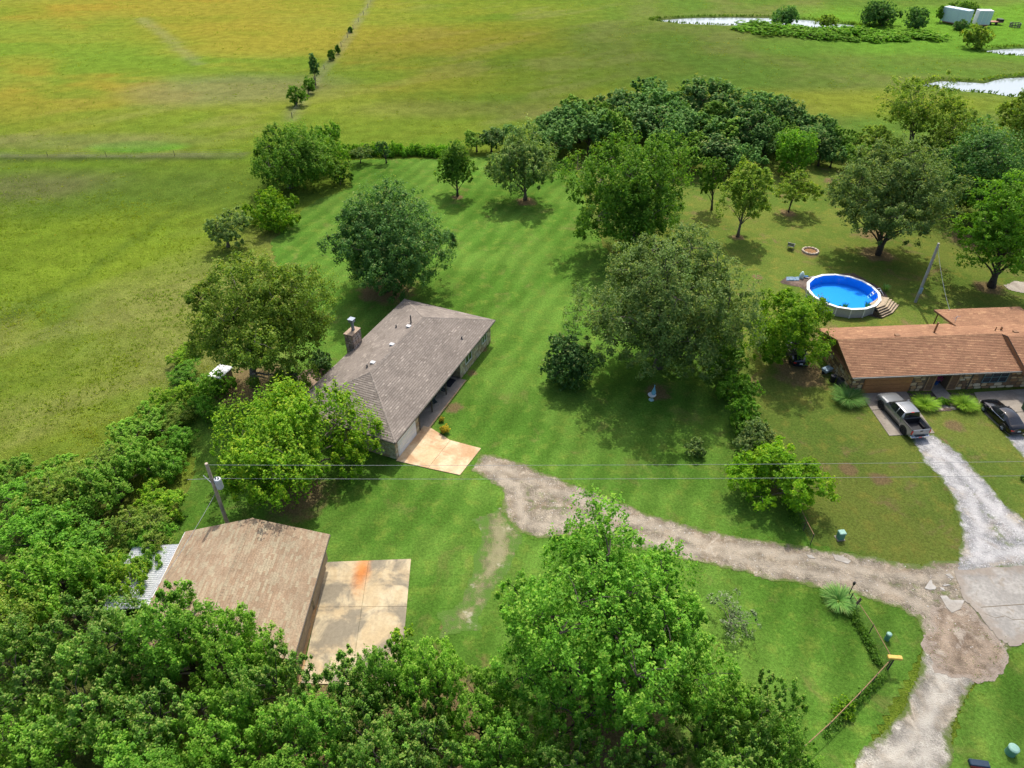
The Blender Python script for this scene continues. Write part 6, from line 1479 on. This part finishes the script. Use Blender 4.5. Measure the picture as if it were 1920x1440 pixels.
ivy('vines crawling on the fence line by the low wide tree', [(1400, 805), (1440, 870), (1485, 950), (1500, 985)], .35, .5, 2600, 5)

# tall grass over the pasture: nobody could count it
def tall_grass(name, label, inside, n, h, mat, seed, xr, yr, lean=(0.3, -0.2), nb=4, wd=.035):
    rg = np.random.default_rng(seed); X = rg.uniform(*xr, n); Y = rg.uniform(*yr, n)
    ok = inside(X, Y) & (rg.random(n) < .25 + .9 * fbm(X, Y, .18, seed, 3)); X, Y = X[ok], Y[ok]; n = len(X)
    hh = h * (.4 + .9 * fbm(X, Y, .12, seed + 3, 3)) * rg.uniform(.6, 1.3, n)
    X = np.repeat(X, nb); Y = np.repeat(Y, nb); hh = np.repeat(hh, nb) * rg.uniform(.7, 1.2, n * nb); N_ = n * nb
    a = rg.random(N_) * 6.283; w_ = wd + wd * rg.random(N_); bx = X + rg.normal(size=N_) * .12; by = Y + rg.normal(size=N_) * .12
    dx = np.cos(a) * w_; dy = np.sin(a) * w_; z0 = np.full(N_, -.06)
    tx = bx + hh * (lean[0] + rg.normal(size=N_) * .35); ty = by + hh * (lean[1] + rg.normal(size=N_) * .35)
    V = np.stack([np.stack([bx - dx, by - dy, z0], -1), np.stack([bx + dx, by + dy, z0], -1), np.stack([tx, ty, hh], -1)], 1).reshape(-1, 3)
    tag(link(name, np_mesh(name, V, np.arange(N_ * 3).reshape(-1, 3), mat, tint=np.clip(np.repeat(fbm(X[::nb], Y[::nb], .1, seed + 9, 3), nb) * 1.5 - .35 + rg.normal(size=N_) * .16, 0, 1))), label, kind='stuff')
M_TALL = leaf_mat('pasture_blades', (0.095, 0.15, 0.016), (0.135, 0.175, 0.022), (0.175, 0.165, 0.05), trans=.35, gloss=.02)
def in_left(X, Y): return (np.minimum(sdf(LAWN, X, Y), sdf(NLAWN, X, Y)) > .6) & (X < -8) & (np.abs(X) < .95 * Y + 6) & (Y + 60 * (fbm(X, Y, .05, 3, 3) - .5) < 70 + 45 * vnoise(X * 7.7, Y * 7.7, 4))
tall_grass('grass', 'tall rough grass over the left pasture', in_left, 52000, .22, M_TALL, 5, (-105, -8), (36, 122))
def verge(X, Y):
    d = np.minimum(np.abs(sdf(DRIVE, X, Y) + .1), np.minimum(np.abs(sdf(NDRIVE, X, Y)), np.abs(sdf(TRACK, X, Y))))
    return d < .45
tall_grass('grass', 'grass tufts creeping over the drive edges', verge, 60000, .12, leaf_mat('verge_blades', (0.06, 0.12, 0.014), (0.10, 0.17, 0.02), (0.22, 0.2, 0.07)), 6, (-5, 60), (18, 60), nb=3)

def near_lawn(X, Y): return (sdf(LAWN, X, Y) < -.4) & (sdf(DRIVE, X, Y) > .3) & (sdf(TRACK, X, Y) > .3) & (np.abs(X) < .74 * Y + 6)
tall_grass('grass', 'short mown blades over the near lawn', near_lawn, 90000, .075, leaf_mat('lawn_blades', (0.036, 0.092, 0.011), (0.056, 0.122, 0.016), (0.10, 0.12, 0.035), gloss=.02), 8, (-30, 30), (19, 62), lean=(.2, -.1), nb=2)
def near_lawn2(X, Y): return ((sdf(NLAWN, X, Y) < -.4) | (sdf(CORNER_LAWN, X, Y) < -.4)) & (sdf(DRIVE, X, Y) > .3) & (sdf(NDRIVE, X, Y) > .3) & (sdf(ROAD, X, Y) > .3) & (np.abs(X) < .74 * Y + 6)
tall_grass('grass', 'short olive blades over the neighbouring lawn', near_lawn2, 50000, .07, leaf_mat('dry_lawn_blades', (0.055, 0.095, 0.008), (0.085, 0.12, 0.012), (0.15, 0.12, 0.04), gloss=.02), 9, (14, 60), (19, 62), lean=(.2, -.1), nb=2)

def far_field(X, Y): return (np.minimum.reduce([sdf(q, X, Y) for q in (LAWN, NLAWN, POND_A, POND_B, POND_C)]) > 1.5) & (np.abs(X) < .74 * Y + 15)
tall_grass('grass', 'coarse grass tussocks over the far pasture', far_field, 28000, .13, leaf_mat('tussock_blades', (0.09, 0.135, 0.014), (0.13, 0.16, 0.02), (0.19, 0.16, 0.04), gloss=.02), 10, (-190, 190), (88, 275), lean=(.1, -.1), nb=1, wd=.22)
def pond_edge(X, Y): return np.abs(np.minimum.reduce([sdf(q, X, Y) for q in (POND_A, POND_B, POND_C)]) - 1.9) < 0.9
tall_grass('reeds', 'reeds and rank grass around the pond edges', pond_edge, 60000, .55, leaf_mat('reed_blades', (0.045, 0.09, 0.014), (0.085, 0.15, 0.02), (0.16, 0.16, 0.05), gloss=.02), 11, (40, 175), (150, 262), lean=(.1, -.1), nb=2, wd=.12)

# ================================================================== CLOUDS: thin fair-weather clouds drifting over, out of the picture; their shade falls on parts of the fields
k = NM('thin_cloud')
dn = k.attr('dens')
tr = k.node('ShaderNodeBsdfTransparent'); df = k.node('ShaderNodeBsdfDiffuse', {'Color': (0.9, 0.9, 0.9)}); tl_ = k.node('ShaderNodeBsdfTranslucent', {'Color': (0.9, 0.9, 0.9)})
m1 = k.node('ShaderNodeMixShader', {0: 0.5, 1: df.outputs[0], 2: tl_.outputs[0]})
m2 = k.node('ShaderNodeMixShader', {0: dn, 1: tr.outputs[0], 2: m1.outputs[0]}); k.t.links.new(m2.outputs[0], k.out.inputs[0]); k.n.remove(k.p)
M_CLOUD = k.m
def cloud(label, gx, gy, rx, ry, a, seed, alt=620.0, th=45.0, rot=0.0):
    """lumpy flat-bottomed cloud whose shade is centred on ground point gx, gy"""
    c = Vector((gx, gy, 0)) + sv * (alt / sv.z); n_ = 52; V, Dn, F = [], [], []
    u = np.linspace(-1.25, 1.25, n_); U, W = np.meshgrid(u, u)
    d = np.hypot(U, W) + (fbm(U * 10 + seed, W * 10, .22, seed, 4) - .5) * 1.0
    dens = sstep(1.0, .35, d) * (.65 + .7 * (fbm(U * 10, W * 10 + seed, .35, seed + 3, 3) - .2))
    ca, sa = cos(rot), sin(rot)
    for s in (0, 1):
        zz = (sstep(1.05, .2, d) * th * (.5 + fbm(U * 10, W * 10, .5, seed + 7, 4)) if s else -sstep(1.05, .4, d) * th * .15 - .5)
        V.append(np.stack([c.x + U * rx * ca - W * ry * sa, c.y + U * rx * sa + W * ry * ca, c.z + zz], -1).reshape(-1, 3)); Dn.append(dens.ravel())
    idx = np.arange(n_ * n_).reshape(n_, n_); q = np.stack([idx[:-1, :-1], idx[:-1, 1:], idx[1:, 1:], idx[1:, :-1]], -1).reshape(-1, 4)
    keep = (Dn[0][q].max(1) > .01); q = q[keep]
    o = link('cloud', np_mesh('cloud', np.concatenate(V), np.concatenate([q[:, ::-1], q + n_ * n_]), M_CLOUD, smooth=True, attrs={'dens': np.clip(np.concatenate(Dn) * a, 0, 1)}))
    tag(o, label, kind='structure')
g = G(1080, 110); cloud('cloud shading the far middle pasture', g.x, g.y, 85, 62, .31, 5)
g = G(150, 350); cloud('cloud shading the near left pasture', g.x - 8, g.y, 60, 17, .14, 9, rot=R(4))
g = G(1740, 900); cloud('cloud shading the lane and the neighbouring house', g.x + 8, g.y - 2, 34, 26, .23, 12)
